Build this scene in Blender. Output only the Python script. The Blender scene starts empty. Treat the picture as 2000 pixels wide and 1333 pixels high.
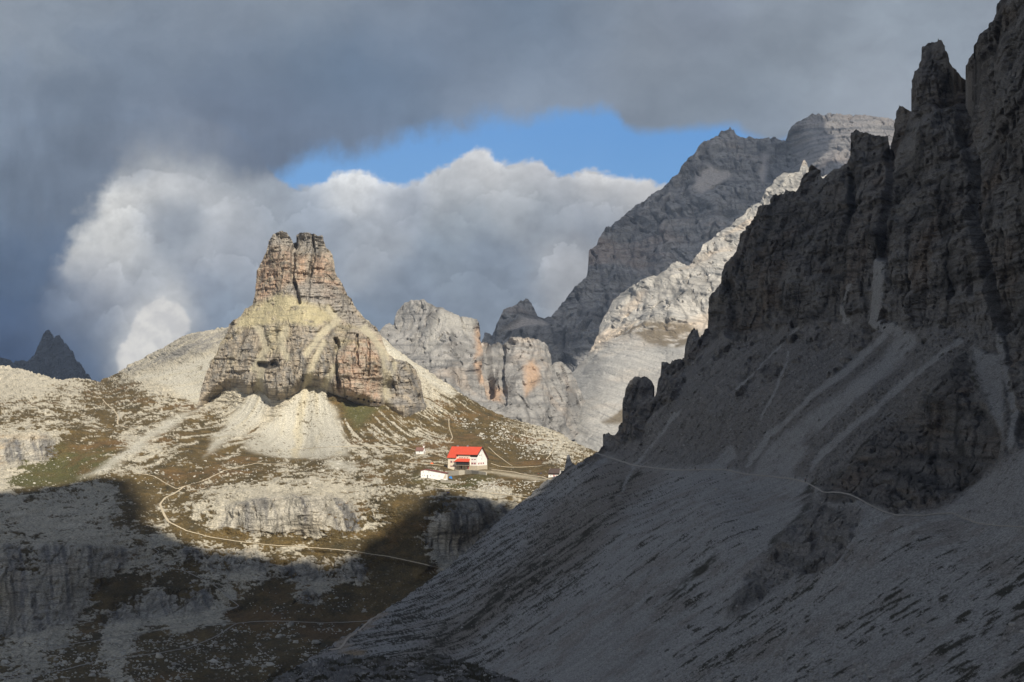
import bpy, bmesh, math, random
import numpy as np
from mathutils import Vector, Matrix

random.seed(7)
rng = np.random.default_rng(11)
F, CX, HY = 3514.0, 1000.0, 775.0          # focal length and horizon of the 2000 px wide view, camera at the origin looking along +Y
SUN_AZ, SUN_EL = math.radians(20), math.radians(39)   # to the right of straight behind, above the horizon
SUN = np.array([math.cos(SUN_EL)*math.sin(SUN_AZ), -math.cos(SUN_EL)*math.cos(SUN_AZ), math.sin(SUN_EL)])
scene = bpy.context.scene
COL = scene.collection
f4 = np.float32

# ------------------------------------------------------------------ numeric helpers
_p = np.random.default_rng(3).permutation(256).astype(np.int32)
PERM = np.concatenate([_p, _p, _p])
_g = np.random.default_rng(4).normal(size=(256, 3)); _g /= np.linalg.norm(_g, axis=1)[:, None]
GRAD = _g.astype(f4)
HASH = np.random.default_rng(5).random(256).astype(f4)

def perlin(x, y, z=0.0, seed=0):
    x = np.asarray(x, f4) + f4(seed*17.31); y = np.asarray(y, f4) + f4(seed*7.77)
    z = np.asarray(z, f4) + f4(seed*3.1) + np.zeros_like(x)
    xi = np.floor(x); yi = np.floor(y); zi = np.floor(z)
    xf = x-xi; yf = y-yi; zf = z-zi
    X = xi.astype(np.int32) & 255; Y = yi.astype(np.int32) & 255; Z = zi.astype(np.int32) & 255
    u = xf*xf*xf*(xf*(xf*6-15)+10); v = yf*yf*yf*(yf*(yf*6-15)+10); w = zf*zf*zf*(zf*(zf*6-15)+10)
    def g(dx, dy, dz):
        h = PERM[PERM[PERM[(X+dx) & 255] + ((Y+dy) & 255)] + ((Z+dz) & 255)]
        gr = GRAD[h]
        return gr[..., 0]*(xf-dx) + gr[..., 1]*(yf-dy) + gr[..., 2]*(zf-dz)
    a = g(0,0,0); a = a + u*(g(1,0,0)-a)
    b = g(0,1,0); b = b + u*(g(1,1,0)-b)
    a = a + v*(b-a)
    c = g(0,0,1); c = c + u*(g(1,0,1)-c)
    d = g(0,1,1); d = d + u*(g(1,1,1)-d)
    c = c + v*(d-c)
    return (a + w*(c-a))*1.6

def fbm(x, y, z=0.0, o=4, seed=0, gain=0.5):
    s = 0; a = 1.0; t = 0; k = 1.0
    for i in range(o):
        s = s + a*perlin(np.asarray(x)*k, np.asarray(y)*k, np.asarray(z)*k, seed+i*5)
        t += a; a *= gain; k *= 2.03
    return s/t

def ridged(x, y, z=0.0, o=3, seed=0):
    s = 0; a = 1.0; t = 0; k = 1.0
    for i in range(o):
        s = s + a*(1-np.abs(perlin(np.asarray(x)*k, np.asarray(y)*k, np.asarray(z)*k, seed+i*5))*1.6)
        t += a; a *= 0.5; k *= 2.1
    return s/t

def billow(x, y, z=0.0, o=4, seed=0, gain=0.5):
    s = 0; a = 1.0; t = 0; k = 1.0
    for i in range(o):
        s = s + a*np.abs(perlin(np.asarray(x)*k, np.asarray(y)*k, np.asarray(z)*k, seed+i*5))
        t += a; a *= gain; k *= 2.05
    return s/t

def sstep(a, b, x):
    t = np.clip((x-a)/(b-a), 0, 1)
    return t*t*(3-2*t)

def lerp(a, b, t):
    return a + (b-a)*t

def mixc(col, rgb, m):
    return col + (np.asarray(rgb, f4)-col)*m[..., None]

def hash2(i, j):
    i = np.asarray(i).astype(np.int64); j = np.asarray(j).astype(np.int64)
    return HASH[PERM[(PERM[i & 255] + (j & 255)) & 255]]

def poly_sd(px, py, pts):
    """signed distance to a polygon, positive inside"""
    d = np.full(px.shape, 1e9, f4); inside = np.zeros(px.shape, bool)
    n = len(pts)
    for i in range(n):
        x0, y0 = pts[i]; x1, y1 = pts[(i+1) % n]
        ex, ey = x1-x0, y1-y0
        t = np.clip(((px-x0)*ex+(py-y0)*ey)/(ex*ex+ey*ey+1e-9), 0, 1)
        d = np.minimum(d, (px-x0-t*ex)**2+(py-y0-t*ey)**2)
        if y0 != y1:
            c = ((y0 > py) != (y1 > py)) & (px < (x1-x0)*(py-y0)/(y1-y0)+x0)
            inside ^= c
    d = np.sqrt(d)
    return np.where(inside, d, -d)

def line_d(px, py, pts):
    d = np.full(px.shape, 1e9, f4)
    for (x0, y0), (x1, y1) in zip(pts[:-1], pts[1:]):
        ex, ey = x1-x0, y1-y0
        t = np.clip(((px-x0)*ex+(py-y0)*ey)/(ex*ex+ey*ey+1e-9), 0, 1)
        d = np.minimum(d, (px-x0-t*ex)**2+(py-y0-t*ey)**2)
    return np.sqrt(d)

def idw(px, py, pts, sig):
    """smooth field through (x, y, value...) points, gaussian weights"""
    num = 0; den = 1e-9
    for p in pts:
        v = np.asarray(p[2:], f4)
        r2 = ((px-p[0])**2+(py-p[1])**2)/(sig*sig)
        w = np.exp(-0.5*r2) + 1e-3/(1+r2)**2
        num = num + w[..., None]*v; den = den + w
    return num/den[..., None]

class Tps:
    def __init__(self, pts):
        a = np.array(pts, float)
        self.c = a[:, :2]/500.0; v = a[:, 2]; n = len(a)
        r = np.linalg.norm(self.c[:, None]-self.c[None], axis=2)
        K = self.k(r) + np.eye(n)*2e-4
        P = np.c_[np.ones(n), self.c]
        A = np.zeros((n+3, n+3)); A[:n, :n] = K; A[:n, n:] = P; A[n:, :n] = P.T
        self.w = np.linalg.solve(A, np.r_[v, 0, 0, 0]); self.n = n
    @staticmethod
    def k(r):
        return r*r*np.log(r+1e-9)
    def __call__(self, x, y):
        x = np.asarray(x, float)/500.0; y = np.asarray(y, float)/500.0
        s = self.w[self.n]+self.w[self.n+1]*x+self.w[self.n+2]*y
        for i in range(self.n):
            s = s + self.w[i]*self.k(np.hypot(x-self.c[i, 0], y-self.c[i, 1]))
        return s

def axis(*segs):
    out = []
    for a, b, st in segs:
        n = max(1, int(round((b-a)/st)))
        out.append(np.linspace(a, b, n, endpoint=False))
    out.append(np.array([segs[-1][1]]))
    return np.concatenate(out)

def poly_y(px, pts):
    a = np.array(pts, float)
    x = np.maximum.accumulate(a[:, 0]+np.arange(len(a))*1e-4)
    return np.interp(px, x, a[:, 1])

# ------------------------------------------------------------------ objects
def link(o, parent=None):
    COL.objects.link(o)
    if parent is not None:
        o.parent = parent
    return o

def tag(o, label=None, cat=None, group=None, kind=None):
    if label: o['label'] = label
    if cat: o['category'] = cat
    if group: o['group'] = group
    if kind: o['kind'] = kind
    return o

def np_mesh(name, V, Q, color=None, mat=None, smooth=False):
    me = bpy.data.meshes.new(name)
    V = np.ascontiguousarray(V, f4).reshape(-1, 3); Q = np.ascontiguousarray(Q, np.int32)
    used = np.zeros(len(V), bool); used[Q.ravel()] = True
    idx = np.cumsum(used)-1
    V = V[used]; Q = idx[Q].astype(np.int32)
    if color is not None:
        color = np.asarray(color, f4).reshape(-1, color.shape[-1])[used]
    n, k = Q.shape
    me.vertices.add(len(V)); me.vertices.foreach_set('co', V.ravel())
    me.loops.add(n*k); me.loops.foreach_set('vertex_index', Q.ravel())
    me.polygons.add(n); me.polygons.foreach_set('loop_start', np.arange(0, n*k, k, dtype=np.int32))
    me.polygons.foreach_set('use_smooth', np.full(n, smooth))
    me.update(calc_edges=True)
    if color is not None:
        at = me.attributes.new('albedo', 'FLOAT_COLOR', 'POINT')
        c4 = np.ones((len(V), 4), f4); c4[:, :3] = color[:, :3]
        at.data.foreach_set('color', c4.ravel())
    if mat: me.materials.append(mat)
    return link(bpy.data.objects.new(name, me))

# ------------------------------------------------------------------ materials
def new_mat(name):
    m = bpy.data.materials.new(name); m.use_nodes = True
    nt = m.node_tree; nt.nodes.clear()
    return m, nt

def N(nt, typ, **kw):
    n = nt.nodes.new(typ)
    for k, v in kw.items():
        if k.startswith('i_'):
            n.inputs[k[2:].replace('_', ' ')].default_value = v
        else:
            setattr(n, k, v)
    return n

def rock_material(name, scale, bump, contrast=0.5, flat=0.35):
    """albedo attribute broken up by fine grain and a bump, all in metres"""
    m, nt = new_mat(name); L = nt.links
    at = N(nt, 'ShaderNodeAttribute', attribute_name='albedo')
    tc = N(nt, 'ShaderNodeTexCoord')
    mp = N(nt, 'ShaderNodeMapping'); mp.inputs['Scale'].default_value = (1, 1, 1/flat)
    L.new(tc.outputs['Object'], mp.inputs['Vector'])
    n1 = N(nt, 'ShaderNodeTexNoise', i_Scale=1/scale, i_Detail=6.0, i_Roughness=0.68)
    L.new(mp.outputs[0], n1.inputs['Vector'])
    n2 = N(nt, 'ShaderNodeTexVoronoi', i_Scale=0.55/scale); L.new(tc.outputs['Object'], n2.inputs['Vector'])
    mr = N(nt, 'ShaderNodeMapRange'); mr.inputs['From Min'].default_value = 0.28; mr.inputs['From Max'].default_value = 0.72
    mr.inputs['To Min'].default_value = 1-contrast; mr.inputs['To Max'].default_value = 1+contrast
    L.new(n1.outputs['Fac'], mr.inputs['Value'])
    mx = N(nt, 'ShaderNodeMix', data_type='RGBA', blend_type='MULTIPLY'); mx.inputs['Factor'].default_value = 1.0
    L.new(at.outputs['Color'], mx.inputs['A']); L.new(mr.outputs[0], mx.inputs['B'])
    ad = N(nt, 'ShaderNodeMath', operation='MULTIPLY_ADD'); ad.inputs[1].default_value = 0.35
    L.new(n2.outputs['Distance'], ad.inputs[0]); L.new(n1.outputs['Fac'], ad.inputs[2])
    bp = N(nt, 'ShaderNodeBump'); bp.inputs['Strength'].default_value = 1.0; bp.inputs['Distance'].default_value = bump
    L.new(ad.outputs[0], bp.inputs['Height'])
    bs = N(nt, 'ShaderNodeBsdfPrincipled'); bs.inputs['Roughness'].default_value = 0.95
    bs.inputs['Specular IOR Level'].default_value = 0.15
    L.new(mx.outputs['Result'], bs.inputs['Base Color']); L.new(bp.outputs[0], bs.inputs['Normal'])
    out = N(nt, 'ShaderNodeOutputMaterial'); L.new(bs.outputs[0], out.inputs['Surface'])
    return m

_pm = {}
def paint(name, rgb, rough=0.8, var=0.15, scale=1.5):
    if name in _pm: return _pm[name]
    m, nt = new_mat(name); L = nt.links
    tc = N(nt, 'ShaderNodeTexCoord')
    n1 = N(nt, 'ShaderNodeTexNoise', i_Scale=scale, i_Detail=4.0); L.new(tc.outputs['Object'], n1.inputs['Vector'])
    mr = N(nt, 'ShaderNodeMapRange'); mr.inputs['To Min'].default_value = 1-var; mr.inputs['To Max'].default_value = 1+var
    L.new(n1.outputs['Fac'], mr.inputs['Value'])
    mx = N(nt, 'ShaderNodeMix', data_type='RGBA', blend_type='MULTIPLY'); mx.inputs['Factor'].default_value = 1
    mx.inputs['A'].default_value = (*rgb, 1); L.new(mr.outputs[0], mx.inputs['B'])
    bs = N(nt, 'ShaderNodeBsdfPrincipled'); bs.inputs['Roughness'].default_value = rough
    L.new(mx.outputs['Result'], bs.inputs['Base Color'])
    out = N(nt, 'ShaderNodeOutputMaterial'); L.new(bs.outputs[0], out.inputs['Surface'])
    _pm[name] = m
    return m

# ------------------------------------------------------------------ terrain sheets
def blocks(c, z, w, h, seed):
    """layered blocks: a random set-back per block, with soft joints"""
    t = z/h + 0.35*np.sin(z/h*1.7+seed); k = np.floor(t); fr = t-k
    def row(kk):
        u = c/w + hash2(kk+seed*13, kk*0+7)*3.7
        j = np.floor(u); fu = u-j
        a = hash2(j+seed, kk); b = hash2(j+1+seed, kk)
        return a + (b-a)*sstep(0.86, 1.0, fu)
    a = row(k); b = row(k+1)
    return a + (b-a)*sstep(0.72, 1.0, fr) - 0.5

def rock_relief(P, s, seed=0, tilt=(0.0, 0.0), pillar=1.0, strata=1.0, fine=1.0, strike=(0.995, 0.0), small=1.0):
    """walls of layered rock: upright pillars and cracks along the strike, set-back blocks in layers, grain"""
    x, y, z = P[..., 0], P[..., 1], P[..., 2]
    w1 = fbm(x/(2.5*s), y/(2.5*s), z/(2.5*s), 4, seed, 0.55)
    c = x*strike[0] + y*strike[1]; o = x*strike[1] - y*strike[0]
    cw = c + w1*s*0.45
    zz = z + tilt[0]*x + tilt[1]*y + w1*s*0.2
    r = ridged(cw/(1.9*s), o/(4.0*s), z/(11*s), 3, seed+2) - 0.55
    r2 = ridged(cw/(0.62*s), o/(2.0*s), z/(4.5*s), 2, seed+6)
    d = pillar*(1.15*r - 0.42*sstep(0.80, 0.98, r2) - small*0.16*sstep(0.82, 0.97, ridged(cw/(0.25*s), o/s, z/(1.6*s), 1, seed+7)))
    d = d + strata*0.52*blocks(cw, zz, 1.05*s, 0.66*s, seed+1)
    d = d + strata*0.26*blocks(cw*1.1+3, zz, 0.36*s, 0.22*s, seed+4)
    d = d + small*strata*0.13*blocks(cw*0.9+1, zz*1.05, 0.14*s, 0.085*s, seed+5)
    d = d + fine*0.34*fbm(c/(0.9*s), o/(0.9*s), z/(1.1*s), 6, seed+9, 0.58)
    return d*s

def joints(P, s, seed, strike=(0.995, 0.0), tilt=(0.0, 0.0)):
    """thin dark upright cracks and bedding seams in a wall"""
    x, y, z = P[..., 0], P[..., 1], P[..., 2]
    c = x*strike[0]+y*strike[1]; w = fbm(x/(3*s), y/(3*s), z/(3*s), 3, seed, 0.6)
    v = 1-np.abs(perlin((c+0.5*s*w)/(1.1*s), 0*x, z/(9*s), seed+1))*7
    v2 = 1-np.abs(perlin((c+0.5*s*w)/(0.38*s), 0*x+3, z/(3*s), seed+2))*5
    zz = z+tilt[0]*x+tilt[1]*y+0.22*s*w
    h = 1-np.abs(perlin(c/(7*s), 0*x+7, zz/(0.55*s), seed+3))*6
    h2 = 1-np.abs(perlin(c/(2.4*s), 0*x+9, zz/(0.2*s), seed+4))*4.5
    k = sstep(-0.25, 0.35, perlin(x/(2.2*s), y/(2.2*s), z/(2.2*s), seed+6))
    return np.clip(np.maximum.reduce([np.clip(v, 0, 1), 0.75*np.clip(v2, 0, 1)*k, 0.85*np.clip(h, 0, 1), 0.6*np.clip(h2, 0, 1)*(1-0.6*k)]), 0, 1)

class Sheet:
    """terrain surface sampled on directions (px, py) with true distances, closed behind its skyline"""
    def __init__(self, xs, ys, top, disp_fn, bottom=None, jag=0.0, seed=0):
        self.xs, self.ys = np.asarray(xs, float), np.asarray(ys, float)
        yt = poly_y(self.xs, top)
        if jag:
            yt = yt + jag*fbm(self.xs/9.0, self.xs*0+seed, 0, 4, seed, 0.65)*1.6
        self.yt = yt
        X, Y = np.meshgrid(self.xs, self.ys)
        self.raw_y = Y
        self.clampT = Y <= yt[None]
        Yc = np.maximum(Y, yt[None])
        self.clampB = np.zeros_like(self.clampT)
        if bottom is not None:
            yb = np.maximum(poly_y(self.xs, bottom), yt+0.5)
            self.clampB = Y >= yb[None]
            Yc = np.minimum(Yc, yb[None])
        self.px, self.py = X.astype(f4), Yc.astype(f4)
        st = 6
        cx = np.arange(self.xs[0]-st, self.xs[-1]+2*st, st); cy = np.arange(self.ys[0]-st, self.ys[-1]+2*st, st)
        CXg, CYg = np.meshgrid(cx, cy)
        disp = disp_fn(CXg, CYg)
        fx = (X-cx[0])/st; fy = (Yc-cy[0])/st
        ix = np.clip(fx.astype(int), 0, len(cx)-2); iy = np.clip(fy.astype(int), 0, len(cy)-2)
        tx = fx-ix; ty = fy-iy
        q = lerp(lerp(disp[iy, ix], disp[iy, ix+1], tx), lerp(disp[iy+1, ix], disp[iy+1, ix+1], tx), ty)
        D = 1.0/q
        self.D = D
        self.P = np.stack([(X-CX)/F*D, D, (HY-Yc)/F*D], -1)
        # normals from the coarse field
        cD = 1/disp
        cP = np.stack([(CXg-CX)/F*cD, cD, (HY-CYg)/F*cD], -1)
        gx = np.gradient(cP, axis=1); gy = np.gradient(cP, axis=0)
        n = np.cross(gy, gx); n /= np.linalg.norm(n, axis=-1)[..., None]+1e-9
        n = np.where((n*cP).sum(-1)[..., None] > 0, -n, n)
        nn = n[np.clip(np.rint(fy).astype(int), 0, len(cy)-1), np.clip(np.rint(fx).astype(int), 0, len(cx)-1)]
        self.Nrm = nn
        v = -self.P/np.linalg.norm(self.P, axis=-1)[..., None]
        self.view = v
    def displace(self, d, toward=0.7):
        k = self.view*toward + self.Nrm*(1-toward)
        k = k/np.linalg.norm(k, axis=-1)[..., None]
        self.P = self.P + k*d[..., None]
    def sample(self, px, py):
        fx = np.interp(px, self.xs, np.arange(len(self.xs))); fy = np.interp(py, self.ys, np.arange(len(self.ys)))
        ix = np.clip(np.floor(fx).astype(int), 0, len(self.xs)-2); iy = np.clip(np.floor(fy).astype(int), 0, len(self.ys)-2)
        tx = (fx-ix)[..., None]; ty = (fy-iy)[..., None]
        P = self.P
        return lerp(lerp(P[iy, ix], P[iy, ix+1], tx), lerp(P[iy+1, ix], P[iy+1, ix+1], tx), ty)
    def at(self, px, py):
        return Vector(self.sample(np.array([float(px)]), np.array([float(py)]))[0])
    def build(self, name, color, mat, back=((6, 1), (18, 25), (45, 60), (110, 140)), skirt=True):
        R, C = self.px.shape
        idx = np.arange(R*C).reshape(R, C)
        q = np.stack([idx[:-1, :-1], idx[1:, :-1], idx[1:, 1:], idx[:-1, 1:]], -1)
        cl = self.clampT; cb = self.clampB
        allT = cl[:-1, :-1] & cl[1:, :-1] & cl[1:, 1:] & cl[:-1, 1:]
        allB = cb[:-1, :-1] & cb[1:, :-1] & cb[1:, 1:] & cb[:-1, 1:]
        q = q[~(allT | allB)]
        V = self.P.reshape(-1, 3); Cc = np.asarray(color, f4).reshape(-1, 3)
        if skirt:
            r0 = np.argmax(~cl, axis=0); r0 = np.maximum(r0-1, 0)
            T = self.P[r0, np.arange(C)]; Tc = np.asarray(color)[r0, np.arange(C)]
            prev = idx[r0, np.arange(C)]
            for b, dz in back:
                Pn = T.copy(); s = (T[:, 1]+b)/T[:, 1]
                Pn[:, 0] *= s; Pn[:, 1] += b; Pn[:, 2] -= dz
                base = len(V); cur = base+np.arange(C)
                V = np.concatenate([V, Pn]); Cc = np.concatenate([Cc, Tc])
                q = np.concatenate([q, np.stack([prev[:-1], prev[1:], cur[1:], cur[:-1]], -1)])
                prev = cur
        return np_mesh(name, V, q, Cc, mat)

# ------------------------------------------------------------------ traced lines (2000 x 1333 view directions)
RIDGE_TOP = [(300,1520),(480,1380),(560,1312),(600,1290),(650,1258),(700,1225),(740,1200),(800,1160),(870,1111),(930,1060),(1000,995),(1030,970),
 (1060,943),(1085,930),(1101,920),(1105,905),(1108,891),(1113,891),(1116,903),(1122,907),(1150,894),(1165,886),(1178,878),(1180,851),(1190,848),
 (1203,852),(1206,835),(1215,820),(1220,790),(1228,770),(1233,755),(1245,743),(1252,742),(1260,735),(1269,738),(1271,772),(1275,772),(1282,740),(1288,705),
 (1300,702),(1318,702),(1330,700),(1336,698),(1338,680),(1345,650),(1355,640),(1362,645),(1368,662),(1375,660),(1380,640),(1388,605),(1400,570),
 (1412,555),(1420,520),(1440,490),(1450,455),(1462,440),(1478,418),(1482,402),(1500,402),(1505,385),(1530,373),(1552,372),(1560,355),(1575,330),
 (1590,322),(1596,330),(1600,345),(1612,340),(1625,330),(1645,320),(1660,316),(1661,290),(1663,262),(1675,255),(1700,262),(1730,266),(1733,280),
 (1734,308),(1737,308),(1739,260),(1742,215),(1752,205),(1765,210),(1772,222),(1773,195),(1774,178),(1778,160),(1787,140),(1796,115),(1799,95),
 (1812,82),(1830,77),(1845,82),(1855,100),(1860,120),(1872,138),(1880,150),(1882,172),(1885,170),(1887,130),(1900,105),(1915,65),(1925,45),
 (1937,25),(1938,5),(1950,-10),(2000,-70),(2100,-150),(2300,-300),(2800,-600),(3200,-800)]
TRAIL_R = [(1100,880),(1150,883),(1165,886),(1200,897),(1235,909),(1280,915),(1325,919),(1380,918),(1420,918),(1450,926),(1500,931),(1550,936),(1575,943),
 (1593,953),(1606,962),(1640,962),(1665,968),(1690,982),(1720,998),(1750,1007),(1800,1008),(1830,1004),(1862,1003),(1880,1012),(1910,1023),(1950,1028),(2000,1030),(2060,1034)]
GROUND_TOP = [(-600,690),(-200,705),(0,717),(40,722),(80,733),(120,740),(160,742),(195,744),(230,725),(270,703),(320,678),(360,655),(385,648),(420,643),
 (445,640),(470,640),(500,610),(560,600),(690,600),(715,622),(740,648),(760,668),(800,700),(850,735),(900,768),(950,795),(1000,815),(1050,832),(1100,850),(1140,868),
 (1175,885),(1250,925),(1400,1000),(1600,1100)]

# the scree slope's distances, needed by the ground that runs under it
def ridge_disp():
    def plane(px, py):
        rx = (px-CX)/F; rz = (py-HY)/F
        return 141.5/(rz+0.067+0.67*rx)
    pts = [(600,1290,800),(740,1200,895),(870,1111,970),(1010,985,1060),(800,1333,690),(700,1500,560),(900,1250,770)]
    for px, py in [(1000,1333),(1000,1200),(1200,1333),(1200,1150),(1200,1000),(1400,1333),(1400,1150),(1400,1000),(1600,1333),(1600,1150),(1600,1020),(1800,1333),(1800,1150),(1800,1040),(2000,1333),(2000,1150),(2000,1030),(2300,1333),(2300,1060),
                   (1700,760),(1560,760),(1400,810),(1900,720),(1970,690),(1750,690),(1650,700),(1400,1500),(2000,1500),(2600,1300)]:
        pts.append((px, py, plane(px, py)))
    pts += [(1165,886,1085),(1235,909,1000),(1325,919,900),(1420,918,830),(1555,936,700),(1180,850,1140),(1110,892,1120),(1060,943,1105),(1240,740,1150),(1240,830,1060),(1290,705,1135),(1300,800,1020),(1345,650,1125),(1380,640,1120),(1420,650,1050),(1500,660,985),
            (1400,570,1120),(1450,455,1110),(1480,410,1105),(1500,550,1010),(1552,372,1080),(1600,340,1060),(1600,500,960),(1600,640,925),(1700,262,1000),(1700,400,905),(1700,560,850),(1752,205,965),(1740,300,940),(1830,77,915),(1830,160,885),(1790,160,900),(1870,165,885),(1830,250,830),(1830,450,760),(1830,620,735),(1800,820,640),(1850,780,600),(1900,900,540),(1860,950,535),(1700,930,600),(1950,870,520),
            (1896,130,810),(1880,260,805),(1940,0,740),(1950,200,680),(1960,450,655),(2000,-70,710),(2000,300,630),(2050,600,600),(2300,-300,530),(2300,300,450),(2800,-600,400),(2800,300,330),(2600,1000,310),(3200,-800,330),(3200,600,260)]
    t = Tps([(a, b, 1.0/d) for a, b, d in pts])
    return lambda x, y: np.clip(t(x, y), 1/1500, 1/120)
RD = ridge_disp()

# ------------------------------------------------------------------ valley ground with hut shelf, cliffs and talus
def ground_disp():
    pts = [(0,1333,743),(0,1290,805),(0,1240,890),(300,1333,740),(300,1280,820),(300,1220,930),(600,1333,745),(560,1280,830),(700,1215,955),(650,1215,950),(0,1500,570),(600,1500,570),(1000,1333,745),(1000,1200,960),
     (0,1225,905),(0,1100,935),(0,1080,960),(0,1000,1040),(0,960,1150),(0,900,1300),(0,850,1345),(0,800,1520),(0,750,1850),(0,718,2000),(-400,718,1950),(-400,960,1130),(-400,1240,890),(-400,1500,570),
     (60,1165,920),(150,1090,965),(150,1200,930),(200,1150,965),(120,870,1345),(120,920,1290),(60,840,1370),(200,960,1160),(150,800,1560),
     (300,1160,985),(300,1100,1020),(300,1000,1110),(310,960,1165),(300,900,1290),(300,850,1420),(300,800,1600),(250,760,1800),(200,744,2000),(330,700,1950),(385,648,2060),(440,640,2080),
     (500,1215,945),(500,1150,990),(500,1075,1050),(500,1060,1062),(500,1045,1070),(500,970,1098),(600,1045,1070),(600,965,1100),(420,1050,1075),(420,985,1110),(560,1060,1062),(500,930,1220),(500,890,1400),(590,900,1410),(590,765,1588),(612,757,1592),
     (450,790,1640),(400,793,1665),(560,785,1585),(510,750,1640),(520,785,1600),(700,800,1560),(740,797,1580),(700,880,1420),(800,885,1400),(800,812,1590),(640,765,1580),(640,880,1430),(440,860,1460),(430,760,1680),(460,760,1650),
     (850,1110,985),(850,1080,1015),(870,1080,1022),(900,972,1068),(960,1000,1062),(950,975,1072),(840,950,1125),(760,1060,1050),(750,960,1110),(720,1020,1075),(700,1080,1040),(650,1060,1060),
     (900,938,1240),(900,917,1300),(960,917,1300),(870,905,1330),(930,895,1360),(1080,935,1190),(1000,970,1078),(1000,900,1420),(1000,860,1590),(1000,815,1750),(900,850,1560),(900,768,1725),(800,700,1790),(740,650,1820),(700,605,1830),(560,600,1850),(1100,850,1680),(1175,885,1600),(1300,960,1500),(1050,905,1400),(1600,1100,1300)]
    t = Tps([(a, b, 1.0/d) for a, b, d in pts])
    def f(x, y):
        q = np.maximum(t(x, np.maximum(y, 590)), 1/4200)
        k = sstep(-24, 6, poly_sd(x, y, [(560,1312),(870,1111),(1085,930),(1150,894),(1250,880),(2000,880),(2000,1600),(300,1600)]))
        sd = poly_sd(x, y, [(386,802),(400,795),(440,764),(460,760),(480,775),(500,768),(516,774),(524,785),(545,790),(562,785),(588,767),(610,759),(632,767),(646,773),(700,796),(745,800),(756,794),(772,812),(790,824),(815,812),(834,806),(800,700),(745,650),(690,590),(560,560),(440,640)])
        q = q*(1-0.025*sstep(3, 45, sd))
        return lerp(q, np.minimum(q, RD(x, y)*0.978), k)
    return f
GD = ground_disp()
Q = 1.0
gs = Sheet(axis((-600,-60,14),(-60,1200,1.55/Q),(1200,1600,12)), axis((585,1333,1.35/Q),(1333,1500,8)), GROUND_TOP, GD, jag=2.2, seed=3)
GRASS = [(50,740,.08),(100,780,.3),(50,820,.45),(50,870,.06),(20,900,.06),(90,860,.06),(130,880,.7),(160,840,.45),(110,830,.5),(60,930,.75),(140,930,.75),(200,900,.55),(260,900,.3),(300,870,.36),(250,800,.45),(220,790,.5),(330,720,.06),(300,690,.12),(400,720,.0),(420,680,.0),(370,670,.1),(350,830,.4),(430,860,.5),(400,900,.62),(340,900,.6),
 (470,840,.22),(560,830,.05),(600,800,.1),(650,850,.22),(700,860,.36),(690,800,.95),(760,850,.3),(780,810,.6),(850,870,.35),(870,830,.6),(830,790,.3),(930,850,.95),(960,885,.95),(1000,885,.9),(900,790,.5),(950,810,.6),(850,760,.15),(800,720,.02),(760,690,.03),(1000,835,.4),(1050,860,.25),(1100,870,.2),(1130,900,.5),(1060,890,.5),(1040,905,.85),
 (500,890,.7),(600,905,.6),(700,895,.5),(800,900,.55),(560,920,.35),(700,935,.3),(800,930,.5),(850,945,.5),(900,948,.8),(960,950,.4),(470,945,.45),(400,960,.5),(330,955,.6),(600,945,.25),(270,965,.95),(220,940,.35),(150,960,.3),(100,1000,.3),(0,980,.35),(200,1000,.4),(280,1030,.5),(100,1050,.3),(0,1060,.3),(60,1020,.25),
 (500,1005,.0),(560,1010,.0),(620,1010,.0),(450,1000,.15),(400,1000,.5),(380,1030,.75),(660,1010,.25),(700,1000,.45),(740,1000,.6),(450,1065,.98),(550,1066,1.),(650,1066,1.),(750,1080,1.),(830,1100,.95),(850,1040,.08),(920,1020,.08),(860,1080,.1),(900,985,.35),(950,985,.35),(820,1000,.9),(800,1040,.85),
 (100,1100,.06),(200,1080,.12),(50,1180,.03),(150,1170,.06),(30,1120,.05),(250,1100,.15),(250,1075,.5),(320,1080,.35),(350,1150,.95),(250,1145,.95),(210,1175,.8),(420,1130,.5),(430,1085,.3),(500,1110,.32),(460,1095,.15),(560,1090,.18),(620,1120,.32),(680,1110,.28),(700,1180,.98),(660,1200,.98),(600,1190,.95),(600,1165,.1),(540,1160,.95),(350,1185,.12),(300,1195,.08),(400,1178,.15),(240,1210,.12),(170,1220,.7),(160,1270,.85),(230,1265,.25),(120,1230,.2),(60,1260,.3),(300,1245,.8),(400,1260,.85),(500,1250,.85),(500,1200,.9),(600,1240,.85),(300,1300,.75),(100,1310,.6),(500,1300,.75),(20,1290,.5),(20,1040,.5),(60,1095,.75),(120,1090,.4)]

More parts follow.
